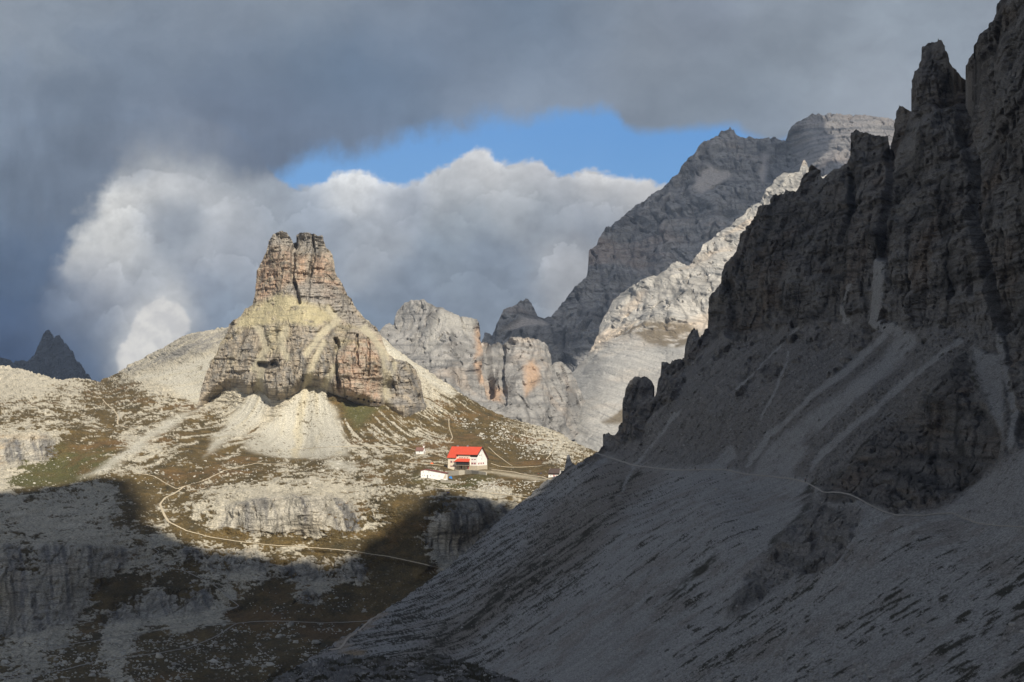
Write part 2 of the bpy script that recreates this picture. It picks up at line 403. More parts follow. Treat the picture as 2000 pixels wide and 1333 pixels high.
def ground_fields(s):
    P = s.P; x, y, z = P[..., 0], P[..., 1], P[..., 2]; px, py = s.px, s.py
    wx = 14*fbm(x/45, y/60, z/18, 4, 21); wy = 7*fbm(x/45, y/60, z/18, 4, 22)
    qx, qy = px+wx, py+wy
    g = idw(qx, qy, GRASS, 24)[..., 0]
    th = np.arctan2(x+196, 1740-y); rr = np.hypot(x+196, y-1740)
    streak = fbm(th*26, rr/70, 0*x, 5, 31)
    n = 0.42*fbm(x/16, y/40, z/5.0, 5, 24, 0.62) + 0.40*fbm(x/6, y/14, z/2.0, 4, 25, 0.65) + 0.28*fbm(x/2.2, y/5, z/0.9, 3, 26, 0.65)
    talus = sstep(-10, 40, poly_sd(qx, qy, [(400,800),(520,745),(610,705),(760,680),(1175,880),(1000,905),(840,880),(700,905),(420,905),(230,930),(280,860)]))
    n = lerp(n, 0.85*fbm(th*48, rr/90, 0*x, 5, 32, 0.6)+0.4*n, talus*0.8)
    nu = np.clip(0.5+n*1.05, 0, 1)
    grass = sstep(-0.03, 0.03, g+0.11*sstep(965, 930, qy)*sstep(700, 760, qy)-nu)
    fan = np.maximum.reduce([sstep(-6, 10, poly_sd(qx, qy, p)) for p in (
        [(600,754),(616,752),(632,762),(655,800),(672,850),(690,890),(630,897),(560,898),(500,886),(470,872),(515,835),(558,790),(588,764)],
        [(502,764),(514,768),(526,785),(505,828),(440,868),(398,892),(418,850),(460,800),(490,768)],
        [(700,905),(640,893),(640,915),(700,918)],
        [(440,770),(400,800),(330,840),(250,895),(190,930),(150,935),(230,885),(330,815),(385,797)])])
    fan = np.maximum(fan, 0.9*sstep(-4, 8, poly_sd(qx, qy, [(740,650),(760,668),(850,737),(900,770),(890,780),(820,735),(752,690)])))
    fan = np.maximum(fan, 0.9*sstep(-8, 8, poly_sd(qx, qy, [(330,720),(440,690),(430,760),(385,790),(300,740),(240,745)])))
    spots = fbm(x/3.2, y/6, z/3.2, 4, 33, 0.6)+0.35*fbm(x/22, y/40, z/22, 3, 34)
    fan = fan*sstep(-0.62, -0.25, -streak-0.25*n+0.1)
    fspot = fan*sstep(0.27, 0.36, spots)
    cliff = np.maximum.reduce([sstep(-8, 8, poly_sd(qx, qy, p)) for p in (
        [(440,985),(520,968),(640,965),(690,980),(720,1010),(690,1045),(600,1048),(480,1046),(430,1030)],
        [(840,975),(920,965),(1000,990),(1000,1100),(880,1092),(855,1075),(815,1060)],
        [(-300,1075),(130,1065),(270,1075),(240,1110),(200,1150),(150,1220),(60,1245),(-300,1260)],
        [(230,1160),(330,1152),(412,1145),(412,1190),(330,1195),(250,1215),(190,1225)],
        [(-300,850),(10,852),(90,850),(122,868),(120,895),(60,905),(0,915),(-300,910)],
        [(560,1180),(600,1150),(630,1170),(600,1195)],[(520,1090),(640,1080),(735,1095),(700,1140),(560,1130)],[(350,1075),(500,1070),(520,1110),(420,1120),(340,1100)])])
    return dict(fspot=fspot, g=g, n=n, nu=nu, grass=grass, fan=fan, cliff=cliff, streak=streak, talus=talus, qx=qx, qy=qy)

def trail_mask(px, py, lines, w):
    d = np.full(px.shape, 1e9, f4)
    for l in lines:
        x0 = min(p[0] for p in l)-30; x1 = max(p[0] for p in l)+30
        d = np.minimum(d, line_d(px, py, l))
    return 1-sstep(w*0.5, w*1.5, d)

GTRAILS = [
 ([(262,925),(300,930),(345,955),(362,950)], 1.5), 
 ([(362,948),(340,965),(322,972),(312,985),(318,1000),(330,1020),(365,1038),(410,1050),(470,1058),(540,1065),(620,1070),(700,1078),(760,1087),(820,1100),(866,1112),(930,1130)], 2.2),
 ([(345,955),(400,937),(440,920),(500,905),(560,908)], 1.6),
 ([(-40,1330),(60,1322),(120,1312),(200,1292),(300,1280),(370,1265),(420,1245),(462,1218),(500,1215),(560,1214),(640,1218),(720,1214)], 1.7),
 ([(100,1268),(200,1250),(330,1228),(462,1218)], 1.2),
 ([(462,1186),(430,1195),(468,1183),(450,1170),(440,1160),(428,1150),(410,1138),(360,1116),(320,1108),(297,1095),(300,1085),(312,1080),(294,1070),(306,1062),(292,1052),(308,1046)], 1.2),
 ([(200,780),(208,790),(224,803),(232,815),(228,828),(250,836),(268,843)], 2.0),
 ([(200,780),(190,772)], 1.6),
 ([(560,880),(640,874),(720,872),(790,873),(815,880),(850,887),(876,898)], 1.8),
 ([(840,884),(812,895),(790,903),(840,907),(876,912)], 1.4),
 ([(958,905),(975,912),(1000,914),(1040,912),(1064,910)], 1.7),
 ([(958,918),(1000,922),(1030,928),(1062,933),(1085,940)], 3.2),
 ([(953,873),(970,890),(985,900),(1002,912)], 1.3),
 ([(876,818),(877,830),(880,845),(885,855),(875,868)], 1.3),
 ([(1082,868),(1080,880),(1072,892),(1066,898)], 1.3),
 ([(845,953),(870,954),(920,958),(980,966),(1030,973),(1060,960)], 2.0),
]
gf = ground_fields(gs)
tr = np.zeros(gs.px.shape, f4)
for l, w in GTRAILS:
    tr = np.maximum(tr, 1-sstep(2.5, 7, line_d(gs.px, gs.py, l)))
hutflat = sstep(-12, 8, poly_sd(gs.px, gs.py, [(805,880),(840,885),(875,905),(960,905),(1105,922),(1105,940),(1000,935),(960,932),(900,945),(815,938)]))
x, y, z = gs.P[..., 0], gs.P[..., 1], gs.P[..., 2]
calm = 1-0.9*np.maximum(tr*0.85, hutflat)
rockdisp = rock_relief(gs.P, 14.0, 40, pillar=0.8, strata=0.75, fine=0.6, small=0.5)*0.6
slab = 2.2*blocks(x*0.9+y*0.2+6*fbm(x/30, y/30, z/9, 3, 41), z+3.0*fbm(x/60, y/60, 0*x, 3, 42)+0.02*x, 11, 2.6, 43) + 1.1*blocks(x+3*fbm(x/12, y/12, z/5, 2, 46), z+0.8*fbm(x/20, y/20, 0*x, 2, 44), 4.2, 0.9, 45)
far = np.clip(y/1300, 0.6, 1.5)
d = gf['cliff']*rockdisp*0.85 + (1-gf['cliff'])*(1-0.85*gf['fan'])*(slab*(1-0.55*gf['grass'])*far + 1.6*fbm(x/9, y/14, z/4, 5, 47, 0.6))
d = d + 6*fbm(x/70, y/110, z/40, 3, 48)*(1-gf['fan']) - 0.5*gf['grass']*(1-gf['fan'])
d = d + gf['fan']*(1.6*gf['streak'] + 0.3*fbm(x/3, y/5, z/2, 3, 49))
lhill = sstep(-20, 20, poly_sd(gs.px, gs.py, [(190,748),(300,690),(385,648),(450,640),(440,690),(330,715),(230,745)]))
d = d + lhill*3.0*fbm(x/14-z/10, y/30, z/14, 4, 52)
d = d*calm
gs.displace(d, 0.55)

def ground_color(s, f):
    P = s.P; x, y, z = P[..., 0], P[..., 1], P[..., 2]; px, py = f['qx'], f['qy']
    big = fbm(x/60, y/90, z/25, 3, 61); med = fbm(x/12, y/20, z/5, 4, 62, 0.6); fin = fbm(x/3, y/6, z/1.5, 3, 63, 0.65)
    c = np.empty(P.shape, f4); c[:] = (0.56, 0.51, 0.405)
    c = mixc(c, (0.38, 0.355, 0.30), sstep(0.0, 0.5, med)*0.5)
    c = mixc(c, (0.60, 0.56, 0.47), sstep(0.1, 0.6, fin)*0.8)
    crk = ridged(x/9+1.5*fbm(x/8, y/8, z/4, 3, 68), y/26, z/1.9, 3, 69)
    c = mixc(c, (0.20, 0.185, 0.15), sstep(0.74, 0.92, crk)*0.7)
    c = mixc(c, (0.66, 0.62, 0.53), sstep(0.30, 0.08, crk)*0.5)
    # cliffs: grey walls with vertical water streaks and ochre breaks
    st = fbm((x*0.9+y*0.3)/4.0, z/40, 0*x, 4, 64, 0.6)
    k = mixc(np.zeros_like(c)+np.array((0.50, 0.465, 0.395), f4), (0.15, 0.15, 0.165), sstep(0.0, 0.42, st)*0.85)
    k = mixc(k, (0.10, 0.105, 0.125), sstep(0.02, 0.30, fbm((x*0.9+y*0.3)/11, z/120, 0*x, 4, 71, 0.6))*0.75)
    k = mixc(k, (0.48, 0.40, 0.29), sstep(0.05, 0.5, fbm(x/22, y/30, z/14, 3, 65))*0.55)
    c = lerp(c, k, (f['cliff']*0.85)[..., None])
    c = mixc(c, (0.26,0.25,0.235), sstep(-15, 15, poly_sd(px, py, [(230,730),(300,690),(385,648),(450,640),(445,665),(400,690),(330,708)]))*sstep(-0.35, 0.15, fbm((x-1.2*z)/7, y/60, (x+z)/40, 4, 66, 0.6))*0.9)
    c = mixc(c, (0.55,0.44,0.30), sstep(-6, 10, poly_sd(px, py, [(-50,845),(60,848),(100,855),(60,862),(10,870),(20,910),(-50,915)]))*sstep(-.3,.3,med)*0.8)
    c = c*(1-0.55*joints(P, 8.0, 70, strike=(0.99, 0.1))*(1-f['fan'])*(0.45+0.55*f['cliff']))[..., None]
    # talus
    fc = np.zeros_like(c)+np.array((0.54, 0.515, 0.44), f4)
    fc = mixc(fc, (0.55, 0.49, 0.35), sstep(0.0, 0.6, f['streak'])*0.7)
    fc = mixc(fc, (0.58,0.51,0.35), (1-sstep(2, 14, line_d(px, py, [(612,705),(598,760),(586,820),(578,890)])))*0.6)
    fc = mixc(fc, (0.43, 0.41, 0.36), sstep(0.15, 0.6, -f['streak']+0.4*fin)*0.5)
    c = lerp(c, fc, (f['fan']*0.92)[..., None])
    c = mixc(c, (0.13, 0.10, 0.05), f['fspot']*0.85)
    # grass
    gc = np.zeros_like(c)+np.array((0.088, 0.060, 0.019), f4)
    gc = mixc(gc, (0.165, 0.110, 0.036), sstep(-0.1, 0.5, med+0.3*big))
    gc = mixc(gc, (0.042, 0.034, 0.013), sstep(0.0, 0.5, -med+0.3*fin)*0.8)
    green = np.maximum.reduce([sstep(-12, 12, poly_sd(px, py, p)) for p in ([(-60,905),(70,890),(110,860),(140,880),(215,880),(230,905),(150,940),(0,960),(-60,960)],
        [(815,930),(830,938),(905,942),(935,928),(965,935),(930,955),(850,948),(805,940)],[(670,785),(745,797),(700,835),(672,815)])])
    gc = mixc(gc, (0.085, 0.088, 0.027), green*0.8)
    gc = mixc(gc, (0.15, 0.075, 0.028), sstep(0.1, 0.5, big+0.4*med)*0.5)
    c = lerp(c, gc, (f['grass']*(1-0.8*f['fan'])*0.95)[..., None])
    # pebbly pale stones over the turf
    sp = fbm(x/1.9, y/3.2, z/1.1, 2, 67)
    c = mixc(c, (0.52, 0.49, 0.42), sstep(0.36, 0.5, sp)*(0.10+0.55*sstep(0.2,-0.3,big))*(1-f['cliff'])*0.8)
    c = mixc(c, (0.50,0.44,0.33), sstep(0, 8, poly_sd(px, py, [(870,916),(960,914),(1090,932),(1085,945),(1000,935),(960,928),(900,926),(868,926)]))*0.85)
    return np.clip(c, 0.01, 0.75)
gcol = ground_color(gs, gf)
M_GROUND = rock_material('limestone_and_turf', 1.3, 1.0, 0.62)
ground = tag(gs.build('ground', gcol, M_GROUND, back=((6, 1), (20, 20.8), (60, 62.4), (160, 166.4), (400, 416))), kind='structure')

# ------------------------------------------------------------------ twin rock tower
TOWER_TOP = [(384,800),(388,785),(393,762),(400,742),(412,706),(424,692),(430,670),(444,648),(447,632),(470,618),(478,604),(494,596),(497,580),(500,560),(503,530),(511,510),(520,490),(525,470),(535,456),
 (548,451),(560,455),(568,465),(573,474),(577,472),(579,460),(585,455),(605,455),(620,461),(630,460),(634,472),(638,485),(645,490),(652,505),(655,530),(662,545),(672,563),(678,577),(688,588),(695,602),
 (712,622),(735,640),(745,655),(750,672),(757,690),(770,701),(786,705),(800,710),(812,725),(820,745),(825,770),(836,802)]
TOWER_BOT = [(384,801),(400,790),(420,776),(440,760),(460,757),(480,772),(492,770),(500,766),(508,764),(516,771),(525,781),(545,786),(562,781),(576,772),(588,763),(600,757),(612,755),(624,758),(634,764),
 (645,769),(660,775),(680,781),(700,789),(720,793),(742,795),(752,790),(770,806),(790,818),(815,806),(836,803)]
def tower_disp():
    p = [(560,783,1565),(523,777,1570),(700,787,1540),(742,792,1560),(645,760,1560),(400,790,1645),(450,758,1625),(492,764,1600),(610,690,1580),(610,715,1574),(592,745,1570),(560,700,1590),(600,600,1640),(500,600,1700),(680,600,1690),
         (550,453,1715),(610,457,1705),(640,490,1725),(503,540,1735),(430,680,1690),(402,745,1680),(652,560,1675),(600,560,1670),(540,560,1690),(560,500,1695),(620,500,1690),(742,700,1590),(745,660,1640),(700,620,1670),(577,472,1735),(700,700,1560),
         (640,660,1610),(520,660,1640),(470,640,1685),(820,800,1600),(790,815,1570),(800,712,1640),(770,740,1600),(836,802,1650),(757,760,1610)]
    t = Tps([(a, b, 1.0/d) for a, b, d in p])
    def f(x, y):
        q = t(np.clip(x, 370, 850), np.clip(y, 430, 830))
        yb = poly_y(x, TOWER_BOT)
        g = GD(x, np.maximum(y, yb))*(1.0008-0.0016*np.clip(y-yb, 0, 9))
        k = sstep(30, 1, yb-y)*sstep(0, 14, yb-poly_y(x, TOWER_TOP))
        return lerp(q, np.maximum(g, q*0.0), k)
    return f
ts = Sheet(axis((380,840,1.15/Q)), axis((446,832,1.1/Q)), TOWER_TOP, tower_disp(), bottom=[(a, b+6) for a, b in TOWER_BOT], jag=2.6, seed=8)
def tower_fields(s):
    P = s.P; x, y, z = P[..., 0], P[..., 1], P[..., 2]
    qx = s.px+6*fbm(x/25, y/25, z/20, 3, 81); qy = s.py+5*fbm(x/25, y/25, z/15, 3, 82)
    ledge = sstep(-0.35, 0.25, fbm(x/13, y/13, z/7, 4, 83, 0.6)+0.30)*sstep(-8, 8, poly_sd(qx, qy, [(470,618),(500,596),(540,577),(570,578),(600,592),(640,600),(660,612),(640,632),(620,640),(560,630),(500,640),(460,640)]))
    gul = np.maximum.reduce([1-sstep(3, 11, line_d(qx, qy, l)) for l in ([(640,600),(660,625),(625,655),(600,690)],[(560,640),(545,670),(560,700)],[(505,640),(520,680),(495,720)],[(710,640),(735,665),(752,700),(755,740),(760,790)],[(770,710),(755,745)],[(632,668),(618,700),(606,728),(598,757)],[(512,700),(506,730),(507,764)],[(655,715),(640,745),(632,764)])])
    cleft = np.maximum(1-sstep(1.5, 6, line_d(qx, qy, [(575,470),(573,500),(570,540),(578,560),(583,590)])), 0.8*(1-sstep(1.0, 5, line_d(qx, qy, [(612,460),(613,490),(611,515),(606,540)]))))
    cleft = np.maximum(cleft, 0.9*(1-sstep(1.5, 6, line_d(qx, qy, [(658,665),(654,700),(656,730),(668,768)]))))
    cleft = np.maximum(cleft, 0.7*(1-sstep(1.0, 4, line_d(qx, qy, [(697,655),(697,690),(698,712)]))))
    cleft = np.maximum(cleft, 0.7*(1-sstep(1.0, 4, line_d(qx, qy, [(720,660),(720,700),(719,735)]))))
    cave = 1-sstep(3, 8, line_d(qx, qy, [(505,712),(520,716),(533,712)]))
    for cx, cy in ((700,779),(711,781),(720,784),(731,786),(742,788),(678,775)):
        cave = np.maximum(cave, 1-sstep(1.0, 2.6, np.hypot(s.px-cx, s.py-cy)))
    return dict(ledge=ledge, gul=gul, cleft=cleft, cave=cave, qx=qx, qy=qy)
tf = tower_fields(ts)
tbase = sstep(-1, 30, poly_y(ts.xs, TOWER_BOT)[None]-ts.py)*0.94+0.06
soft = np.maximum(tf['ledge']*0.75, tf['gul']*0.8)
ts.displace(tbase*(rock_relief(ts.P, 13.0, 90, tilt=(0.05, 0), pillar=0.6, strata=0.8, fine=0.4, small=0.8)*(1-soft) - 14*tf['cleft'] - 9*tf['cave'] - 3*tf['gul']
            + 5*fbm(ts.P[..., 0]/40, ts.P[..., 1]/40, ts.P[..., 2]/60, 3, 95)), 0.85)
def tower_color(s, f):
    P = s.P; x, y, z = P[..., 0], P[..., 1], P[..., 2]; qx, qy = f['qx'], f['qy']
    med = fbm(x/14, y/14, z/9, 4, 101, 0.6); big = fbm(x/40, y/40, z/40, 3, 102); lay = fbm(x/60, y/60, (z+0.05*x)/2.2, 4, 103, 0.6)
    st = fbm((x+0.3*y)/4.0, z/34, 0*x, 4, 104, 0.6)
    c = np.empty(P.shape, f4); c[:] = (0.455, 0.39, 0.305)
    c = mixc(c, (0.35, 0.325, 0.285), sstep(-0.2, 0.35, med+0.4*st)*0.75)
    c = mixc(c, (0.19, 0.185, 0.18), sstep(0.05, 0.5, st+0.4*lay)*0.65)
    up = np.maximum.reduce([sstep(-8, 8, poly_sd(qx, qy, p)) for p in ([(525,480),(570,485),(570,545),(545,570),(505,590),(500,560),(510,515)],[(640,495),(655,540),(670,570),(655,600),(610,560),(612,500)],[(580,500),(600,500),(600,560),(575,560)],[(690,660),(745,660),(742,790),(700,780),(660,770),(655,700)])])
    c = mixc(c, (0.55, 0.385, 0.275), up*sstep(-0.4, 0.3, med+0.3*lay)*0.85)
    cap = np.maximum(sstep(505, 470, qy), sstep(-5, 5, poly_sd(qx, qy, [(560,560),(600,545),(660,560),(700,620),(740,650),(700,640),(660,620),(600,590),(575,585)])))
    c = mixc(c, (0.36, 0.335, 0.305), cap*0.7)
    c = mixc(c, (0.54, 0.475, 0.285), np.maximum(f['ledge'], 0.55*sstep(-0.05, .4, big)*sstep(740, 690, qy)*sstep(600, 620, qy))*0.8)
    c = mixc(c, (0.52, 0.47, 0.34), f['gul']*0.8)
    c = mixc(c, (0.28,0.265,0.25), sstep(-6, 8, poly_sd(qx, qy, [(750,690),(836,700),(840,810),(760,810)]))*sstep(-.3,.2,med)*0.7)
    c = mixc(c, (0.15,0.14,0.125), sstep(0.18, 0.5, -lay+0.3*st)*0.6)
    c = c*(1-0.62*joints(P, 9.0, 105, tilt=(0.04, 0))*(1-0.7*np.maximum(f['ledge'], f['gul'])))[..., None]
    c = mixc(c, (0.05,0.045,0.04), f['cave']*0.8)
    return np.clip(c, 0.02, 0.7)
M_TOWER = rock_material('tower_rock', 1.6, 1.4, 0.30, 0.5)
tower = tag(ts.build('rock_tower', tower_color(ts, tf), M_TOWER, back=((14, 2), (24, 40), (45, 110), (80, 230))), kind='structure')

# ------------------------------------------------------------------ shaded rock ridge with scree on the right
rs = Sheet(axis((300,560,9),(560,2030,1.65/Q),(2030,3200,22)), axis((-800,-20,18),(-20,1345,1.6/Q),(1345,1560,12)), RIDGE_TOP, RD, jag=4.2, seed=12)
def ridge_fields(s):
    P = s.P; x, y, z = P[..., 0], P[..., 1], P[..., 2]
    w1 = fbm(x/35, y/45, z/35, 4, 121, 0.6); w2 = fbm(x/35, y/45, z/35, 4, 122, 0.6)
    qx = s.px+34*w1; qy = s.py+40*w2
    wall = sstep(-14, 14, poly_sd(qx, qy, [(1370,640),(1400,655),(1500,650),(1560,640),(1640,625),(1690,640),(1702,560),(1712,500),(1722,500),(1742,560),(1748,640),(1790,655),(1850,650),(1930,635),(1955,670),(1962,760),(1985,870),(2040,860),(3300,900),(3300,-1200),(1300,-1200),(1320,500)]))
    tri = sstep(-8, 8, poly_sd(qx, qy, [(1892,685),(1850,730),(1800,785),(1740,835),(1690,875),(1640,925),(1600,968),(1660,985),(1700,995),(1760,1003),(1800,1000),(1830,985),(1862,960),(1920,915),(1952,880),(1945,830),(1915,785),(1898,740)]))
    low = sstep(-12, 12, poly_sd(qx, qy, [(1590,965),(1660,990),(1690,1010),(1660,1050),(1650,1090),(1600,1110),(1540,1120),(1490,1150),(1440,1200),(1420,1190),(1480,1110),(1530,1040)]))
    left = sstep(-8, 8, poly_sd(qx, qy, [(1150,900),(1190,880),(1210,870),(1250,860),(1270,800),(1320,790),(1340,720),(1400,660),(1380,560),(1180,560),(1170,840)]))
    wall = wall*sstep(-0.65, -0.2, fbm(x/22, y/22, z/30, 4, 129, 0.6)+0.9*sstep(640, 480, s.py))
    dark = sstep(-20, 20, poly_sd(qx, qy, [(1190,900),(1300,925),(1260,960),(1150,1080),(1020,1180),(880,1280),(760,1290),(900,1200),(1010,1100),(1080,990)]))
    lx, ly = s.px+12*w1+6*fbm(x/8, y/8, z/8, 4, 127, 0.65), s.py+9*w2+4*fbm(x/8, y/8, z/8, 4, 126, 0.65)
    lanes = np.maximum.reduce([1-sstep(w*0.35, w*1.0, line_d(lx, ly, l)) for l, w in (
        ([(1712,513),(1714,567),(1705,629),(1751,646)], 15), ([(1660,560),(1640,600),(1650,630)], 7), ([(1730,654),(1660,716),(1585,774),(1530,826),(1502,849),(1456,911)], 8), ([(1772,667),(1730,710),(1689,745),(1640,786),(1585,828),(1545,862),(1502,899),(1490,920)], 25),
        ([(1875,667),(1780,740),(1689,816),(1640,855),(1606,886),(1585,915)], 8), ([(1560,880),(1530,915)], 22), ([(1430,885),(1400,912)], 16),
        ([(1328,803),(1290,850),(1262,885),(1240,911),(1215,960)], 4), ([(1540,690),(1515,760),(1490,820)], 3.5), ([(1946,629),(1958,687),(1971,741),(1979,803),(1975,866)], 11), ([(1560,640),(1500,700),(1440,760)], 3), ([(1668,1050),(1610,1140),(1550,1240),(1500,1345)], 6), ([(1625,1110),(1550,1210),(1470,1345)], 5))])
    lanes = np.maximum(lanes, 0.85*sstep(-6, 8, poly_sd(lx, ly, [(1897,676),(1960,695),(1965,760),(1955,850),(1935,800),(1915,740)])))
    lanes = np.maximum(lanes, sstep(-10, 14, poly_sd(qx, qy, [(1990,870),(1930,920),(1870,965),(1830,1003),(2060,1030),(2060,860)])))
    lanes = lanes*sstep(-0.40, 0.12, 0.6*fbm(x/9, y/11, z/9, 4, 128, 0.65)+0.5*fbm(x/2.5, y/3, z/2.5, 3, 125, 0.65)+0.06)
    strip2 = sstep(-6, 6, poly_sd(lx, ly, [(1734,664),(1734,695),(1618,790),(1543,853),(1485,902),(1470,905),(1545,838),(1620,772)]))
    mix = sstep(-6, 14, np.interp(s.px, [a for a, b_ in TRAIL_R], [b_ for a, b_ in TRAIL_R])-s.py-3+14*w2)
    outc = sstep(0.16, 0.32, 0.7*fbm((0.975*x-0.222*y)/16, y/60, z/13, 4, 135, 0.6)+0.5*fbm(x/60, y/60, z/40, 3, 136)+0.30*sstep(800, 650, s.py)-0.10)
    outc = outc*mix*(1-lanes)*sstep(1190, 1260, s.px)
    rock = np.maximum.reduce([wall, tri, low*0.8, left, 0.85*outc])
    # tufts run down the fall line: thin across, long along it
    u = y + 0.1*x; v = np.hypot(x, z)
    f2 = fbm(x/9, y/9, z/9, 3, 130)
    tuft = 0.62*fbm(u/2.6+0.5*f2, (x+0.9*z)/6.5, 0*x, 5, 131, 0.66) + 0.38*fbm(u/9, (x+0.9*z)/45, 0*x, 3, 132)
    blob = fbm(x/7, y/8, z/7, 4, 133, 0.6)
    return dict(rock=rock, wall=wall, tri=tri, low=low, left=left, mix=mix, dark=dark, lanes=lanes, tuft=tuft, strip2=strip2, blob=blob, qx=qx, qy=qy, w1=w1, u=u)
rf = ridge_fields(rs)
rtr = 1-sstep(2.5, 8, line_d(rs.px, rs.py, TRAIL_R))
x, y, z = rs.P[..., 0], rs.P[..., 1], rs.P[..., 2]
rr_ = rock_relief(rs.P, 12.0, 140, tilt=(0.0, 0.0), pillar=0.8, strata=1.25, fine=0.7, strike=(0.975, -0.222))
lum = fbm(x/5, y/6, z/5, 5, 150, 0.62)
big_ = rock_relief(rs.P, 34.0, 240, pillar=0.8, strata=0.7, fine=0.2, strike=(0.975, -0.222), small=0.0)
d = rf['rock']*(1-0.85*rf['lanes'])*(rr_*(0.62-0.16*rf['tri'])+(0.42-0.12*rf['tri'])*big_)
stones = 0.34-billow(x/3.4, y/3.8, z/3.4, 4, 155, 0.62)
d = d + (1-rf['rock'])*((0.5+1.2*rf['mix']*(1-rf['lanes'])+0.8*rf['dark'])*lum + 4.2*stones*np.maximum(rf['mix']*(1-rf['lanes']), 0.55*rf['dark']) + 0.7*rf['tuft'] + 2.5*fbm(rf['u']/30, (x+0.9*z)/150, 0*x, 3, 152))
gully = 1-sstep(3, 16, line_d(rs.px+6*rf['w1'], rs.py, [(1885,170),(1880,260),(1895,330),(1890,420),(1935,560),(1955,640)]))
gully = np.maximum(gully, 0.9*(1-sstep(3, 12, line_d(rs.px, rs.py, [(1735,300),(1740,360),(1725,430),(1718,500)]))))
gully = np.maximum(gully, 0.8*(1-sstep(3, 14, line_d(rs.px, rs.py, [(1430,560),(1432,620),(1425,650)]))))
gully = np.maximum(gully, 0.7*(1-sstep(2, 10, line_d(rs.px, rs.py, [(1660,330),(1662,400),(1640,470)]))))
d = d - 13*gully
d = d*(1-0.9*rtr)
rs.displace(d, 0.74)
def ridge_color(s, f):
    P = s.P; x, y, z = P[..., 0], P[..., 1], P[..., 2]; qx, qy = f['qx'], f['qy']
    med = fbm(x/12, y/12, z/8, 4, 161, 0.6); big = fbm(x/45, y/45, z/45, 3, 162); fin = fbm(x/2.2, y/2.6, z/2.0, 3, 163, 0.65)
    lay = fbm(x/60, y/60, (z-0.08*x)/1.8, 4, 164, 0.6); st = fbm((0.975*x-0.222*y)/3.2, z/30, 0*x, 4, 165, 0.6)
    c = np.empty(P.shape, f4); c[:] = (0.35, 0.347, 0.34)
    c = mixc(c, (0.25, 0.222, 0.195), sstep(-0.1, 0.5, med+0.8*big)*0.6)
    c = mixc(c, (0.44, 0.435, 0.42), sstep(0.25, 0.6, fin)*0.7)
    c = mixc(c, (0.20, 0.19, 0.18), sstep(0.3, 0.65, -fin)*0.6)
    m = f['mix']*(1-f['lanes'])
    c = mixc(c, (0.205, 0.19, 0.175), m*0.75)
    c = mixc(c, (0.33, 0.315, 0.295), m*sstep(0.05, 0.5, med+0.35*fin)*0.6)
    c = mixc(c, (0.12, 0.11, 0.10), m*np.maximum(sstep(0.15, 0.42, f['blob']+0.35*fin), 0.75*f['strip2'])*0.6)
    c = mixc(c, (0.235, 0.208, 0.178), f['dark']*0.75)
    fall = fbm(f['u']/5.0, (x+0.9*z)/60, 0*x, 4, 166, 0.6)
    c = c*(1+0.30*fall*(1-f['rock']))[..., None]
    c = mixc(c, (0.15, 0.14, 0.13), sstep(0.22, 0.5, fbm(x/3.2, y/3.6, z/3.0, 4, 167, 0.65)+0.25*big-0.25*f['lanes'])*0.7)
    # dark turf strips and tufts
    dens = idw(s.px, s.py, [(1300,1000,.03),(1250,1100,.06),(1450,1230,.12),(1380,1300,.14),(1850,1200,.12),(1720,1130,.02),(1100,1100,.15),(1000,1200,.2),(900,1200,.15),(800,1260,.15),(1000,1290,.0),(1150,1250,-.22),(1200,1330,-.3),(1400,1150,.02),(1400,1050,-.06),(1480,1060,.0),(1500,1000,-.22),(1600,1150,.0),(1560,1220,.1),(1500,1280,.06),(1700,1200,-.08),(1800,1150,.0),(1850,1100,.05),(1950,1200,.02),(1900,1050,-.2),(1700,1060,-.1),(1500,880,-.3),(1300,870,-.1),(1900,960,-.3),(1980,1290,.1),(1750,1290,.1),(1600,700,-.3),(1100,1000,.08)], 60)[..., 0]
    tm = sstep(0.145, 0.20, f['tuft']+0.2*f['blob']+0.8*dens)
    strip = np.maximum.reduce([1-sstep(w*0.4, w*1.6, line_d(qx, qy, l)) for l, w in (([(1075,1080),(960,1170),(860,1250),(800,1300)], 7), ([(1200,1010),(1130,1060),(1060,1105)], 5), ([(1605,930),(1580,975),(1555,1005),(1510,1060),(1480,1095)], 8), ([(1700,860),(1640,925),(1605,955)], 4), ([(1893,700),(1905,740),(1915,770)], 4), ([(1400,1090),(1350,1130),(1290,1180)], 4), ([(1250,930),(1215,955),(1195,985)], 5))])
    tm = np.maximum(tm, strip*sstep(-0.25, 0.1, f['blob']))*(1-f['lanes'])
    # rock walls
    w_ = f['w1']
    k = np.empty(P.shape, f4); k[:] = (0.255, 0.235, 0.216)
    k = mixc(k, (0.38, 0.355, 0.325), sstep(0.0, 0.5, med+0.45*lay)*0.75)
    k = mixc(k, (0.31, 0.23, 0.165), sstep(0.05, 0.5, big+0.35*lay)*0.6)
    k = mixc(k, (0.15, 0.14, 0.132), sstep(0.10, 0.55, 0.45*st+0.8*lay)*0.65)
    k = mixc(k, (0.31, 0.235, 0.17), f['tri']*sstep(0.1, 0.5, lay+0.3*med)*0.7)
    k = mixc(k, (0.33, 0.315, 0.295), sstep(0.3, 0.6, fin+0.3*med)*0.35)
    k = k*(0.80-0.64*joints(P, 9.0, 169, strike=(0.975, -0.222)))[..., None]
    tal = sstep(0.02, 0.38, fbm((0.975*x-0.222*y)/24, y/90, z/18, 5, 170, 0.6)+0.25*w_)*(1-f['tri']*0.7)
    k = mixc(k, (0.29, 0.278, 0.262), tal*0.7)
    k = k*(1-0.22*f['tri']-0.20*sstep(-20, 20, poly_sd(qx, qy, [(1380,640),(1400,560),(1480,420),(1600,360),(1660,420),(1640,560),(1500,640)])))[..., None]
    c = mixc(c, (0.036, 0.033, 0.02), tm*(1-f['rock']*0.6)*0.92)
